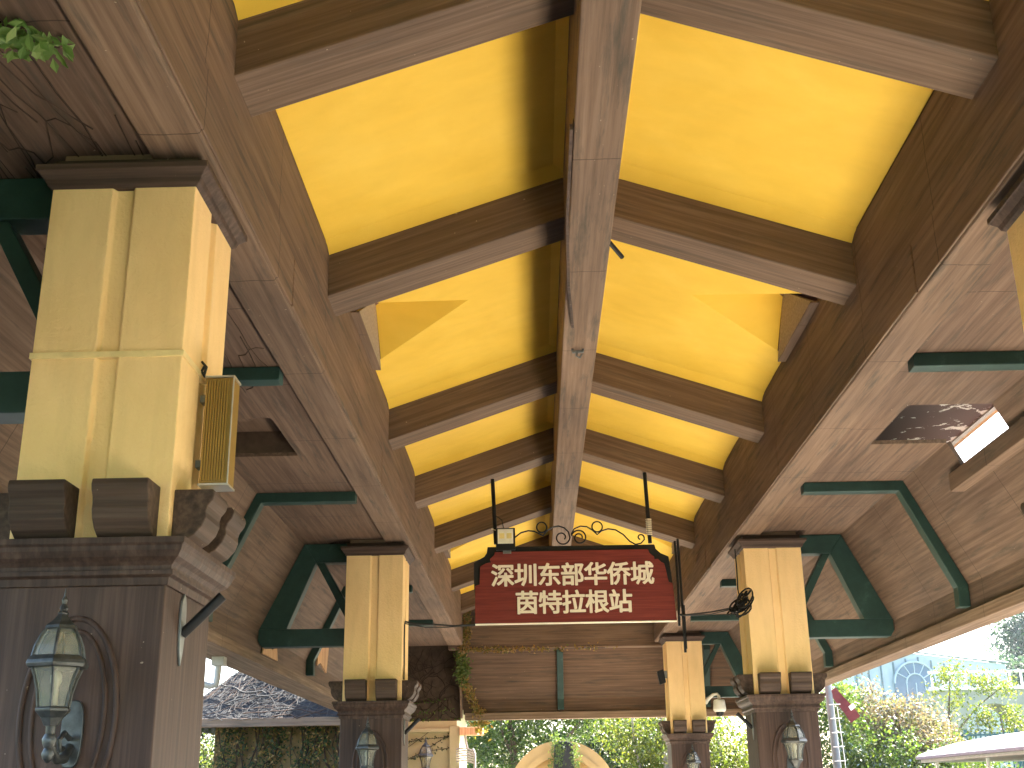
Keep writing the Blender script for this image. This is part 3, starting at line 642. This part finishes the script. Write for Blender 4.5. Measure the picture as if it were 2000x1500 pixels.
def dead_stems(name, label, boxes, seedn, mat='stem'):
    r_ = random.Random(seedn); mb = MB()
    for fn, n, r0, leng in boxes:
        for _ in range(n):
            u, v = r_.random(), r_.random(); a = r_.uniform(0, 6.28); pts = []
            for k in range(r_.randint(6, leng)):
                pts.append(fn(u, v)); a += r_.gauss(0, .45); u += .055 * math.cos(a); v += .055 * math.sin(a)
                if not (0 < u < 1 and 0 < v < 1): break
            if len(pts) > 2: mb.tube(pts, r0 * r_.uniform(.6, 1.3), 4)
    o = mb.build(name, mat, None, mb.v[0]); return tag(o, label, 'vine', 'dead vine stems on the pavilion')
dead_stems('dead_vine', 'thin dark vine stems webbed across the soffit above the nearest pillar', [(lambda u, v: (X0 - 2.02 - u * .85, 3.0 + v * 4.6, ZS - .004), 38, .0035, 26)], 5)
dead_stems('dead_vine', 'dark vine stems on the board beside the far yellow wall', [(lambda u, v: (-3.0 + u * 1.45, YB + .494, 1.32 + v * 1.3), 60, .006, 24)], 6)
hv = thing('hanging_vine', (-1.5, 22.0, 2.2), 'yellow-green creeper trailing down the left corner of the end beam', 'vine'); og = (-1.5, 22.0, 2.2)
pa = [[(-1.38, 21.60, 3.25), (-1.37, 21.60, 3.0), (-1.39, 21.60, 2.7), (-1.46, 21.62, 2.46)], [(-1.49, 21.66, 2.45), (-1.47, 21.85, 2.2), (-1.46, 21.9, 2.0)], [(-1.46, 21.9, 2.0), (-1.36, 22.1, 1.75), (-1.22, 22.28, 1.46), (-1.16, 22.35, 1.34)]]
for k, (pp, n, sp) in enumerate(((pa[0], 560, (.045, .02, .07)), (pa[1], 620, (.06, .03, .08)), (pa[2], 520, (.045, .03, .04)))):
    c, nn, s_ = strew([pp], n, sp, .028, (0, -1, -.2), .5); foliage_mesh('leaves', c, nn, s_, 'ivydry' if k != 1 else 'ivy', hv, og)
c, nn, s_ = strew([[(-1.17, 22.36, 1.36), (-1.12, 22.36, 1.12)]], 60, (.09, .03, .08), .05, (0, -1, 0), .6); foliage_mesh('leaves', c, nn, s_, 'ivydry', hv, og)
MB().tube(pa[0] + pa[1][1:] + pa[2][1:], .008, 5).build('stem', 'stem', hv, og)
fr = thing('vine_fringe', (.3, 21.63, 2.45), 'thin fringe of yellowing leaves along the lower edge of the end beam', 'vine'); og = (.3, 21.63, 2.45)
pp = [(-1.45, 21.63, 2.485), (-.6, 21.63, 2.475), (.25, 21.63, 2.47), (1.1, 21.63, 2.478)]
c, nn, s_ = strew([pp[:3], pp[:2]], 380, (.06, .012, .026), .027, (0, -1, -.2), .5); foliage_mesh('leaves', c, nn, s_, 'ivydry', fr, og)
c, nn, s_ = strew([pp[2:]], 60, (.1, .012, .025), .026, (0, -1, -.2), .5); foliage_mesh('leaves', c, nn, s_, 'ivydry', fr, og)
MB().tube(pp, .005, 5).build('stem', 'stem', fr, og)
sp_ = thing('ivy_sprigs', (-2.3, 22.38, 1.5), 'loose rows of tiny ivy leaves on the dark board by the yellow wall', 'ivy'); og = (-2.3, 22.38, 1.5)
pps = [[(-2.6, 22.38, 1.58), (-2.2, 22.38, 1.64), (-1.75, 22.38, 1.66)], [(-2.7, 22.38, 1.42), (-2.2, 22.38, 1.44), (-1.6, 22.38, 1.50)], [(-2.8, 22.38, 1.31), (-2.2, 22.38, 1.32), (-1.3, 22.38, 1.32)]]
c, nn, s_ = strew(pps, 170, (.05, .01, .015), .020, (0, -1, 0), .5); foliage_mesh('leaves', c, nn, s_, 'ivy', sp_, og)
MB().tube(pps[0], .004, 5).build('stem', 'stem', sp_, og)
# ------------------------------------------------------------------ setting
g = MB(); g.poly([(-400, -300, -H - .02), (400, -300, -H - .02), (400, 700, -H - .02), (-400, 700, -H - .02)]); tag(g.build('ground', 'grass'), kind='structure')
g = MB(); g.poly([(-14, -12, -H), (1.15, -12, -H), (1.15, 40, -H), (-14, 40, -H)]); tag(g.build('floor', 'floor'), kind='structure')
g = MB(); g.poly([(1.15, -1.5, -H), (2.9, -1.5, -H), (2.9, 40, -H), (1.15, 40, -H)]); tag(g.build('bounce_pavement', 'bounce_pavement'), kind='structure')  # unseen pale strip, added and sized to bounce sunlight onto ceiling and pillars
g = MB(); g.poly([(2.9, -12, -H), (14, -12, -H), (14, 40, -H), (2.9, 40, -H)]); tag(g.build('road', 'asphalt'), kind='structure')
# ------------------------------------------------------------------ yellow building behind the left corner
t = thing('yellow_building', (-2.6, 24.5, -H), 'yellow plastered wall with a cornice and white pipework behind the left corner', 'building'); og = (-2.6, 24.5, -H)
MB().box(-4.1, -1.72, 24.2, 27.5, -H, 1.75).build('wall', 'paleyellow', t, og)
mb = MB(); mb.box(-4.15, -1.70, 24.12, 24.199, 1.19, 1.26); mb.box(-1.86, -1.66, 24.10, 24.199, -H, 1.30); mb.build('trim', 'paleyellow', t, og, bevel=.01)
MB().box(-4.3, -1.15, 23.9, 27.7, 1.76, 1.95).build('roof_slab', 'tile', t, og)
MB().box(-1.66, -1.20, 24.0, 24.3, 1.12, 1.27).build('beam_end', 'rawwood', t, og, bevel=.01)
mb = MB(); mb.tube([(-1.55, 24.05, 1.12), (-1.53, 24.05, .98), (-1.50, 24.05, .86)], .022, 8)
for i in range(6): mb.tube([(-1.72, 24.06, .86 - i * .045), (-1.55, 24.0, .88 - i * .045), (-1.36, 24.03, .82 - i * .045)], .016, 6)
mb.tube([(-1.40, 24.02, .86), (-1.36, 24.0, .78), (-1.36, 24.0, .3)], .022, 8); mb.build('pipework', 'pipe', t, og, smooth=.8)
vs = thing('wall_creeper', (-2.3, 24.18, .8), 'sparse green creeper lines crossing the yellow wall behind the far lantern', 'creeper'); og = (-2.3, 24.18, .8)
pps = [[(-2.8, 24.17, .62), (-2.45, 24.17, .80), (-2.2, 24.17, .94), (-1.9, 24.17, 1.12)], [(-2.75, 24.17, 1.00), (-2.4, 24.17, 1.06), (-1.8, 24.17, 1.10)], [(-2.6, 24.17, .70), (-2.2, 24.17, .85), (-1.75, 24.17, .90)], [(-2.7, 24.17, .9), (-2.4, 24.17, 1.1), (-2.2, 24.17, 1.25)]]
c, nn, s_ = strew(pps[:3], 130, (.02, .01, .02), .024, (0, -1, 0), .5); foliage_mesh('leaves', c, nn, s_, 'leafdark', vs, og)
mb = MB()
for q in pps: mb.tube(q, .006, 5)
mb.build('stem', 'stem', vs, og)
# cottage at the left with overgrown roof
ct = thing('cottage', (-5.6, 22.5, -H), 'low cottage with a mossy grey hipped roof and vine-covered ochre wall', 'cottage'); og = (-5.6, 22.5, -H)
MB().box(-5.65, -3.3, 21.0, 25.0, -H, 1.22).build('wall', 'oldochre', ct, og)
mb = MB()
e0 = [(-6.35, 20.3, 1.18), (-3.0, 20.3, 1.18), (-3.0, 25.6, 1.18), (-6.35, 25.6, 1.18)]; e1 = [(a, b_, 1.25) for a, b_, _ in e0]
mb.rings([e0, e1]); nseg = 10; rings = []
for i in range(nseg + 1):
    u = i / nseg; z = 1.251 + 1.5 * (u ** 1.05)
    rings.append([(-6.33 + 1.45 * u, 20.32 + 1.9 * u, z), (-3.02 - .6 * u, 20.32 + 1.9 * u, z), (-3.02 - .6 * u, 25.58 - 1.9 * u, z), (-6.33 + 1.45 * u, 25.58 - 1.9 * u, z)])
mb.rings(rings); mb.build('roof', 'thatch', ct, og)
MB().box(-6.40, -2.95, 20.22, 20.295, 1.13, 1.27).build('gutter_board', 'wood_x', ct, og, bevel=.01)
r_ = random.Random(11); mb = MB(); mk = MB()
for i in range(230):
    u, v = r_.random(), r_.random(); a = r_.uniform(0, 6.28); pts = []
    for k in range(r_.randint(7, 16)):
        zz = 1.27 + 1.45 * v; x = -6.3 + 1.45 * v + u * (3.25 - 2.0 * v); y = 20.30 + 1.9 * v - .04
        pts.append((x, y, zz + .03)); a += r_.gauss(0, .6); u += .05 * math.cos(a); v += .06 * math.sin(a)
        if not (-.02 < u < 1.02 and -.05 < v < 1): break
    if len(pts) > 2: (mb if i % 3 else mk).tube(pts, r_.uniform(.003, .007) * (2.2 if i % 17 == 0 else 1), 4)
tag(mb.build('dry_creeper', 'palestem', None, mb.v[0]), 'pale dry creeper stems tangled over the mossy cottage roof', 'creeper')
tag(mk.build('dry_creeper', 'stem', None, mk.v[0]), 'dark creeper stems among the pale ones on the cottage roof', 'creeper')
wc = thing('wall_ivy', (-5, 20.95, .3), 'mixed green and rusty ivy hanging over the ochre cottage wall', 'ivy'); og = (-5, 20.95, .3)
n = 5200; c = np.stack([rng.uniform(-5.9, -3.3, n), rng.uniform(20.72, 20.99, n), rng.uniform(.0, 1.18, n)], 1)
keep = (np.sin(c[:, 0] * 9 + np.sin(c[:, 2] * 5) * 1.2) > -.25) | (rng.random(n) < .25); c = c[keep]; n = len(c)
h = n * 2 // 3
foliage_mesh('leaves', c[:h], np.tile((0, -1., .2), (h, 1)) + rng.normal(size=(h, 3)) * .7, rng.uniform(.016, .038, h), 'leafdark', wc, og)
foliage_mesh('leaves', c[h:], np.tile((0, -1., .2), (n - h, 1)) + rng.normal(size=(n - h, 3)) * .7, rng.uniform(.016, .038, n - h), 'ivydry', wc, og)
mb = MB()
for i in range(30):
    x = r_.uniform(-6.0, -3.3); mb.tube([(x + r_.uniform(-.1, .1) * k, 20.9 + r_.uniform(-.05, .05), 1.15 - k * .3) for k in range(6)], r_.uniform(.006, .018), 4)
mb.build('stem', 'stem', wc, og)
# ochre arch
ar = thing('arched_gateway', (.43, 30, -H), 'ochre moulded arch with a dark ivy-grown keystone in front of the trees', 'arch'); og = (.43, 30, -H)
def ring(r0, r1, y0, y1, n=40):
    mb = MB(); C_ = (.43, -.10)
    out = [(C_[0] + r1 * math.cos(a), C_[1] + r1 * math.sin(a)) for a in np.linspace(0, math.pi, n)]; inn = [(C_[0] + r0 * math.cos(a), C_[1] + r0 * math.sin(a)) for a in np.linspace(math.pi, 0, n)]
    for i in range(n - 1):
        mb.prism([out[i], out[i + 1], inn[n - 2 - i], inn[n - 1 - i]], 'y', y0, y1)
    return mb
ring(1.10, 1.33, 29.8, 30.5).build('archivolt', 'orange_wall', ar, og); ring(.95, 1.098, 29.72, 30.5).build('archivolt', 'orange_wall', ar, og); ring(.72, .948, 29.9, 30.5).build('archivolt', 'orange_wall', ar, og)
mb = MB(); mb.box(-.90, -.30, 29.85, 30.5, -H, -.102); mb.box(1.16, 1.76, 29.85, 30.5, -H, -.102); mb.build('pier', 'orange_wall', ar, og)
MB().prism([(.22, .55), (.74, .55), (.70, 1.12), (.60, 1.20), (.34, 1.20), (.26, 1.12)], 'y', 29.5, 29.79).build('keystone', 'archgrey', ar, og, bevel=.03)
c, nn, s_ = strew([[(.30, 29.48, 1.25), (.24, 29.45, .9), (.16, 29.48, .5)], [(.2, 29.55, 1.26), (.8, 29.55, 1.18)], [(.42, 29.45, 1.2), (.36, 29.45, .6)], [(.72, 29.47, 1.1), (.76, 29.47, .6)]], 620, (.07, .03, .06), .03, (0, -1, .3), .7); foliage_mesh('ivy_leaves', c, nn, s_, 'ivy', ar, og)
# ------------------------------------------------------------------ trees and bushes
def tree(name, label, cat, base, blobs, n, lsize, mat, trunk=None, group=None, bark='bark', dens=1.):
    t = thing(name, base, label, cat, group)
    if trunk:
        mb = MB()
        for pts, r0, r1 in trunk:
            k = len(pts); mb.tube(pts, [r0 + (r1 - r0) * i / (k - 1) for i in range(k)], 9)
        mb.build('trunk', bark, t, base, smooth=.9)
    n = int(n * 2.3); lsize *= .64; tot = sum(b_[3] ** 2 for b_ in blobs); C_ = []
    for (x, y, z, r0, fl) in blobs:
        m_ = int(n * r0 ** 2 / tot)
        # twig clusters inside the blob, leaves around each twig end: leaves gaps
        k = max(6, m_ // 34); d = rng.normal(size=(k, 3)); d /= np.linalg.norm(d, axis=1, keepdims=True)
        cc = d * (rng.random((k, 1)) ** .42) * r0 * np.array([1, 1, fl]) * rng.uniform(.8, 1.15, (k, 1)); idx = rng.integers(k, size=m_)
        C_.append(cc[idx] + rng.normal(size=(m_, 3)) * lsize * 3.0 + np.array([x, y, z]))
    c = np.concatenate(C_); nn = rng.normal(size=(len(c), 3)) + np.array([0, 0, .6])
    foliage_mesh('crown', c, nn, lsize * rng.uniform(.6, 1.35, len(c)), mat, t, base)
    return t
G1 = 'trees behind the far end of the pavilion'
tree('broadleaf_tree', 'dark leafy tree with a thick straight trunk left of the arch', 'tree', (-.5, 34, -H),
     [(-1.2, 34, 2.0, 1.5, .8), (.2, 34.5, 2.6, 1.6, .7), (-2.0, 34, 1.2, 1.2, .9), (-.2, 34.4, 1.0, 1.2, .9), (1.3, 35, 2.2, 1.3, .8)], 7500, .085, 'leaf',
     [([(-.75, 34, -H), (-.78, 34, 0), (-.80, 34, 1.3), (-1.0, 34.1, 2.6)], .13, .07), ([(-.78, 34, .1), (.0, 34, .85), (.8, 34.2, 1.6), (1.3, 34.3, 2.2)], .06, .03), ([(-.8, 34, 1.0), (-1.1, 33.8, 1.6), (-1.2, 33.8, 2.4)], .06, .03)], G1)
tree('broadleaf_tree', 'tall dark tree crown above the arch, behind its right half', 'tree', (1.9, 38, -H),
     [(1.6, 38, 2.3, 1.6, .8), (2.9, 38, 1.9, 1.6, .9), (.9, 38.4, 1.1, 1.3, .8), (2.5, 38, .7, 1.4, .8)], 6500, .09, 'leafdark',
     [([(2.0, 38, -H), (2.1, 38, 1), (1.9, 38, 2.6)], .12, .06)], G1)
tree('slender_tree', 'sunlit yellow-green tree with pale slender trunks beside the farthest pillar', 'tree', (3.0, 33, -H),
     [(2.5, 33, 1.4, 1.1, .9), (3.3, 33, .6, 1.2, .9), (2.6, 33.3, .2, .9, .8), (4.0, 33.5, 1.6, 1.1, 1)], 5200, .075, 'leafyellow',
     [([(2.75, 32.8, -H), (2.65, 32.8, .3), (2.45, 32.8, 1.0), (2.4, 32.9, 1.9)], .07, .035), ([(3.25, 32.6, -H), (3.22, 32.6, .5), (3.2, 32.6, 2.1)], .10, .07)], G1, 'palebark')
tree('slender_tree', 'bright green leafy tree between the two right pillars', 'tree', (4.4, 31, -H),
     [(4.2, 31, 1.0, 1.1, 1.1), (4.9, 31, .4, 1.0, 1), (4.0, 31.2, .0, .9, 1)], 3600, .075, 'leafyellow', [([(4.5, 31, -H), (4.5, 31, .4), (4.3, 31, 1.6)], .07, .03)], G1, 'palebark')
tree('broadleaf_tree', 'deep green tree behind the cottage, left of the pavilion end', 'tree', (-9.5, 33, -H), [(-8.9, 33, .9, 1.0, .9), (-8.4, 33.4, .2, .8, .9)], 1600, .09, 'leafdark', [([(-9, 33, -H), (-8.9, 33, .8)], .1, .05)], G1)
tree('bush', 'lemon-yellow sunlit bush at the left edge under the cottage eave', 'bush', (-7.9, 28, -H), [(-7.75, 28, .6, .7, 1.1), (-7.6, 28, -.1, .7, 1)], 1500, .06, 'leafyellow', None, 'bushes around the pavilion')
tree('broadleaf_tree', 'dense backdrop tree closing the gap left of the arch', 'tree', (-2.5, 42, -H), [(-3.2, 42, 1.6, 1.9, .9), (-1.2, 42, 1.0, 1.8, .9), (.8, 43, .6, 1.8, .9), (-2.2, 42, 3.4, 1.7, .8)], 6000, .11, 'leafdark', [([(-2.5, 42, -H), (-2.4, 42, 1), (-2.3, 42, 3)], .14, .06)], G1)
tree('broadleaf_tree', 'pale green backdrop tree right of the arch', 'tree', (4.5, 44, -H), [(3.6, 44, 1.8, 1.9, .9), (5.4, 44, 1.2, 1.9, .9), (4.4, 44, -.2, 1.8, .8), (6.8, 44, .8, 1.8, .9), (5.0, 45, 3.4, 1.9, .8)], 6000, .11, 'leaf', [([(4.6, 44, -H), (4.6, 44, 1), (4.5, 44, 3)], .14, .06)], G1)
GB = 'bushes around the pavilion'
tree('bush', 'tall dark green shrub beside the grey pole', 'bush', (5.9, 25, -H), [(5.75, 25, 1.5, .75, 1.2), (5.5, 25, .6, .8, 1.2), (6.2, 25, .3, .8, 1), (6.1, 25.4, 1.7, .5, 1)], 4200, .06, 'leaf', None, GB)
tree('bush', 'broad shrub with pinkish-red flowering tops in front of the glasshouse', 'bush', (7.3, 26, -H), [(6.7, 26, 1.55, .65, .9), (7.5, 26, 1.3, .65, .8), (8.2, 26.2, 1.15, .55, .8), (7.9, 25.6, .75, .6, .7), (7.1, 25.8, 1.0, .6, .8)], 5200, .06, 'leafred', None, GB)
tree('bush', 'dense green hedge mass under the reddish shrub', 'bush', (7.3, 25, -H), [(6.5, 25, .6, .85, .9), (7.3, 25, .35, .9, .9), (8.1, 25, .2, .8, .9), (6.9, 24.8, -.2, .9, .8), (7.9, 24.8, -.3, .9, .8), (8.8, 25.2, -.1, .8, .8)], 7000, .06, 'leaf', None, GB)
tree('bush', 'yellow-green bush low by the white vehicle roof', 'bush', (8.9, 26, -H), [(8.6, 26, .55, .5, .9), (9.0, 26, .3, .5, .9)], 1100, .055, 'leafyellow', None, GB)
tree('young_tree', 'wispy young tree with yellow leaves before the stone bridge arch', 'tree', (10.3, 30, -H), [(9.9, 30, 2.55, .55, .8), (10.6, 30, 2.5, .45, .5), (11.2, 30, 2.35, .5, .45), (10.1, 30, 2.0, .35, .8)], 800, .06, 'leafyellow',
     [([(9.9, 30, -H), (9.9, 30, .8), (9.85, 30, 1.7), (10.0, 30, 2.6)], .05, .015), ([(9.9, 30, 1.2), (10.6, 30, 1.9), (11.2, 30, 2.3)], .025, .01)], 'young trees by the bridge')
tree('young_tree', 'second wispy tree with lemon leaves above the green fence', 'tree', (11.2, 29, -H), [(10.2, 29, 1.45, .45, .6), (10.9, 29, 1.5, .55, .5), (11.5, 29, 1.15, .5, .6), (9.7, 29, 1.1, .4, .6)], 1000, .06, 'leafyellow',
     [([(10.8, 29, -H), (10.75, 29, .6), (10.7, 29, 1.7)], .04, .012), ([(10.75, 29, .7), (10.2, 29, 1.3)], .02, .008)], 'young trees by the bridge')
GF = 'large trees far beyond the bridge'
tree('conifer', 'large hazy blue-green tree behind the bridge at the right edge', 'tree', (36, 90, -H), [(35.8, 90, 10.4, 2.2, .9), (37.6, 90, 11.6, 2.6, 1), (36.2, 90, 8, 2.6, .8), (38.5, 90, 8, 2.8, .9)], 6500, .24, 'leafhaze', [([(36.5, 90, -H), (36.6, 90, 6), (37, 90, 11)], .4, .15)], GF)
tree('broadleaf_tree', 'rounded far tree below the hazy blue-green one', 'tree', (32, 80, -H), [(30.5, 80, 7.2, 1.1, .8), (31.5, 80, 6.6, 1.4, .8)], 1000, .2, 'leafhaze', [([(31, 80, -H), (31, 80, 6)], .3, .15)], GF)
# ------------------------------------------------------------------ glasshouse, bridge, fence, pole, shuttle
gh = thing('glasshouse', (18.5, 62, -H), 'pale blue glasshouse gable with a big half-round fan window', 'building'); og = (18.5, 62, -H)
MB().prism([(15.5, -H), (23.0, -H), (23.0, 5.75), (21.0, 6.0), (18.5, 6.35), (15.5, 5.55)], 'y', 60.2, 66).build('wall', 'panelblue', gh, og)
mb = MB()
for x in np.arange(15.6, 22.9, .62): mb.box(x, x + .06, 60.12, 60.19, 2.5, 6.2 - abs(x - 18.5) * .26)
mb.tube([(15.3, 60.1, 5.55), (18.5, 60.1, 6.42), (21, 60.1, 6.06), (23.1, 60.1, 5.8)], .06, 6); mb.build('frame', 'frameblue', gh, og)
w0 = (18.45, 4.9); fan = [(w0[0] + 1.02 * math.cos(a), w0[1] + 1.02 * math.sin(a)) for a in np.linspace(0, math.pi, 25)]
wn = MB().prism([(w0[0] + 1.02, 3.6)] + fan + [(w0[0] - 1.02, 3.6)], 'y', 60.05, 60.115).build('fan_window', 'glassblue', gh, og)
mb = MB(); mb.tube([(x, 60.03, z) for x, z in fan], .055, 6); mb.tube([(w0[0] + .45 * math.cos(a), 60.03, w0[1] + .45 * math.sin(a)) for a in np.linspace(0, math.pi, 15)], .04, 6)
for a in (30, 60, 90, 120, 150): mb.tube([(w0[0] + .45 * math.cos(R(a)), 60.03, w0[1] + .45 * math.sin(R(a))), (w0[0] + 1.0 * math.cos(R(a)), 60.03, w0[1] + 1.0 * math.sin(R(a)))], .03, 5)
for x in (-.45, 0, .45): mb.tube([(w0[0] + x, 60.03, 3.6), (w0[0] + x, 60.03, 4.9)], .03, 5)
mb.build('muntins', 'panelblue', wn, og)
br = thing('stone_bridge', (21, 55, -H), 'pale stone bridge with a round arch and railing right of the glasshouse', 'bridge'); og = (21, 55, -H)
mb = MB(); cx_ = 20.2
arcp = [(cx_ + 1.35 * math.cos(a), 2.2 + 1.35 * math.sin(a)) for a in np.linspace(math.pi, 0, 24)]
mb.prism([(17.6, -H), (cx_ - 1.35, -H)] + arcp + [(cx_ + 1.35, -H), (23.0, -H), (23.0, 4.15), (17.6, 4.15)], 'y', 55, 57); mb.build('arch_wall', 'stonepale', br, og)
mb = MB(); mb.box(17.5, 23.1, 54.9, 55.2, 4.152, 4.3)
for x in np.arange(17.6, 23, .5): mb.box(x, x + .08, 55.0, 55.1, 4.302, 4.9)
mb.box(17.5, 23.1, 54.98, 55.12, 4.902, 5.0); mb.build('railing', 'white', br, og)
MB().box(16.5, 26, 64, 64.3, 3.2, 4.6).build('far_parapet', 'stonepale', br, og)
fc = thing('iron_fence', (10.6, 28.3, -H), 'green iron railing fence behind the white vehicle roof', 'fence'); og = (10.6, 28.3, -H)
mb = MB()
for x in np.arange(9.6, 13.2, .11): mb.box(x, x + .03, 28.3, 28.33, -H, 1.2)
mb.box(9.5, 13.3, 28.29, 28.34, 1.12, 1.16); mb.box(9.5, 13.3, 28.29, 28.34, .2, .24); mb.build('railing', 'iron_green', fc, og)
mb = MB()
for x in (9.55, 10.7, 11.85, 13.0): mb.box(x, x + .07, 28.24, 28.29, -H, 1.26)
mb.build('post', 'iron_green', fc, og)
pp = thing('flag_pole', (5.14, 22, -H), 'grey metal pole with rungs beside the right eave, a red banner at its top', 'pole'); og = (5.14, 22, -H)
MB().tube([(5.14, 22, -H), (5.12, 22, .5), (5.08, 22, 2.6)], [.075, .07, .06], 14).build('shaft', 'greypole', pp, og, smooth=.8)
mb = MB()
for z in np.arange(-1.2, 1.5, .24): mb.tube([(5.06, 21.9, z), (5.26, 21.9, z + .005)], .009, 6)
mb.tube([(5.26, 21.9, -1.3), (5.24, 21.9, .5), (5.20, 21.9, 1.4)], .008, 6); mb.build('rungs', 'white', pp, og)
mb = MB(); ba = np.array([5.16, 21.95, 1.70]); bb_ = np.array([5.52, 21.95, 1.18]); wv = np.array([.085, 0, .06]); rings = []
for i in range(7):
    u = i / 6; p_ = ba * (1 - u) + bb_ * u + np.array([0, .03 * math.sin(u * 7), 0]); w_ = wv * (.7 + .35 * u); rings.append([tuple(p_ - w_), tuple(p_ + w_), tuple(p_ + w_ + [0, .012, 0]), tuple(p_ - w_ + [0, .012, 0])])
mb.rings(rings); bn = mb.build('banner', 'redflag', pp, og)
MB().prism([(5.40, 1.40), (5.49, 1.46), (5.53, 1.39), (5.44, 1.33)], 'y', 21.90, 21.912).build('banner_patch', 'white', bn, og)
# shuttle cart: only its roof reaches into the picture
vx, vy = 8.2, 19.4
sh = thing('shuttle_cart', (vx, vy, -H), 'white curved roof of an open shuttle cart parked by the bushes', 'vehicle'); og = (vx, vy, -H)
mb = MB(); rings = []; 
for y, zz, in ((17.0, .0), (17.15, .04), (18.0, .07), (21.0, .07), (22.2, .04), (22.4, .0)):
    ring_ = [(vx - 1.55, y, .545), (vx - 1.5, y, .58)] + [(vx + 1.5 * s_, y, .58 + (.22 + zz) * (1 - abs(s_) ** 2.2)) for s_ in np.linspace(-.9, .9, 13)] + [(vx + 1.5, y, .58), (vx + 1.55, y, .545)]
    rings.append(ring_)
mb.rings(rings); mb.build('roof', 'shutwhite', sh, og, smooth=.6)
mb = MB(); mb.box(vx - 1.57, vx + 1.57, 16.97, 22.43, .49, .545); mb.build('roof_rim', 'shutrim', sh, og, bevel=.01)
mb = MB(); mb.box(vx - 1.50, vx + 1.5, 17.05, 22.35, .44, .489); mb.build('roof_lining', 'pipe', sh, og)
for x in (vx - 1.3, vx + 1.3):
    for y in (17.3, 19.6, 22.1): MB().tube([(x, y, -.75), (x, y, .44)], .03, 8).build('post', 'shutwhite', sh, og)
mb = MB(); mb.prism([(17.0, -1.15), (22.4, -1.15), (22.4, -.65), (21.9, -.6), (17.3, -.6), (17.0, -.75)], 'x', vx - 1.35, vx + 1.35); mb.build('body', 'shutbody', sh, og, bevel=.04)
for y in (18.0, 19.6, 21.2):
    mb = MB(); mb.box(vx - 1.2, vx + 1.2, y, y + .5, -.598, -.35); mb.box(vx - 1.2, vx + 1.2, y + .5, y + .6, -.598, .15); mb.build('seat', 'seat', sh, og, bevel=.04)
for x in (vx - 1.2, vx + 1.2):
    for y in (17.9, 21.5):
        mb = MB(); mb.rings([[(x + dx, y + r0 * math.cos(a), -1.3 + r0 * math.sin(a)) for a in np.linspace(0, 6.283, 21)[:-1]] for dx, r0 in ((-.12, .22), (-.12, .29), (.12, .29), (.12, .22))]); mb.build('wheel', 'rubber', sh, og, smooth=.7)
# air: pale haze over the whole place
hz = MB().box(-70, 80, -22, 130, -H - 1.0, 22).build('haze', 'green'); hz['kind'] = 'stuff'
m = bpy.data.materials.new('haze_air'); m.use_nodes = True; nt = m.node_tree; nt.nodes.clear()
out = nt.nodes.new('ShaderNodeOutputMaterial'); pv = nt.nodes.new('ShaderNodeVolumePrincipled'); pv.inputs['Color'].default_value = (.86, .93, 1, 1); pv.inputs['Density'].default_value = .00022; pv.inputs['Anisotropy'].default_value = .3
nt.links.new(pv.outputs[0], out.inputs['Volume']); hz.data.materials[0] = m
# ------------------------------------------------------------------ light, sky, camera
EL, AZ = R(42.5), R(45)
w = bpy.data.worlds.new('World'); S.world = w; w.use_nodes = True; nt = w.node_tree
sky = nt.nodes.new('ShaderNodeTexSky'); sky.sky_type = 'NISHITA'; sky.sun_disc = False; sky.sun_elevation = EL; sky.sun_rotation = AZ; sky.dust_density = 2.5; sky.air_density = 1.0
bg = nt.nodes['Background']; bg.inputs['Strength'].default_value = .10; nt.links.new(sky.outputs[0], bg.inputs[0])
sd = bpy.data.lights.new('sun', 'SUN'); sd.energy = 5.0; sd.angle = R(.53); sd.color = (1, .93, .82)
so = bpy.data.objects.new('sun', sd); COL.objects.link(so)
d = Vector((math.sin(AZ) * math.cos(EL), math.cos(AZ) * math.cos(EL), math.sin(EL)))
so.rotation_euler = d.to_track_quat('Z', 'Y').to_euler(); so.location = d * 60
cd = bpy.data.cameras.new('camera'); cd.sensor_width = 36; cd.lens = 36 * 2313.7 / 2000; cd.clip_start = .05; cd.clip_end = 2000
co = bpy.data.objects.new('camera', cd); COL.objects.link(co)
pi_, ya_, ro_ = .3341, .0161, -.0156
F = Vector((-math.sin(ya_) * math.cos(pi_), math.cos(ya_) * math.cos(pi_), math.sin(pi_))); Rr = Vector((math.cos(ya_), math.sin(ya_), 0)); U = Rr.cross(F)
R2 = Rr * math.cos(ro_) + U * math.sin(ro_); U2 = -Rr * math.sin(ro_) + U * math.cos(ro_)
mw = Matrix((( R2.x, U2.x, -F.x, -.1405), (R2.y, U2.y, -F.y, 0), (R2.z, U2.z, -F.z, H), (0, 0, 0, 1)))
co.matrix_world = mw; S.camera = co
S.view_settings.view_transform = 'Standard'; S.view_settings.look = 'None'; S.view_settings.gamma = 1; S.view_settings.exposure = 3.64
S.render.engine = 'CYCLES'; cy = S.cycles
cy.max_bounces = 10; cy.volume_bounces = 0; cy.volume_max_steps = 64; cy.diffuse_bounces = 6; cy.glossy_bounces = 3; cy.transmission_bounces = 4; cy.transparent_max_bounces = 8; cy.caustics_reflective = False; cy.caustics_refractive = False
cy.sample_clamp_indirect = 6; cy.use_denoising = True
try: cy.denoiser = 'OPENIMAGEDENOISE'
except Exception: pass
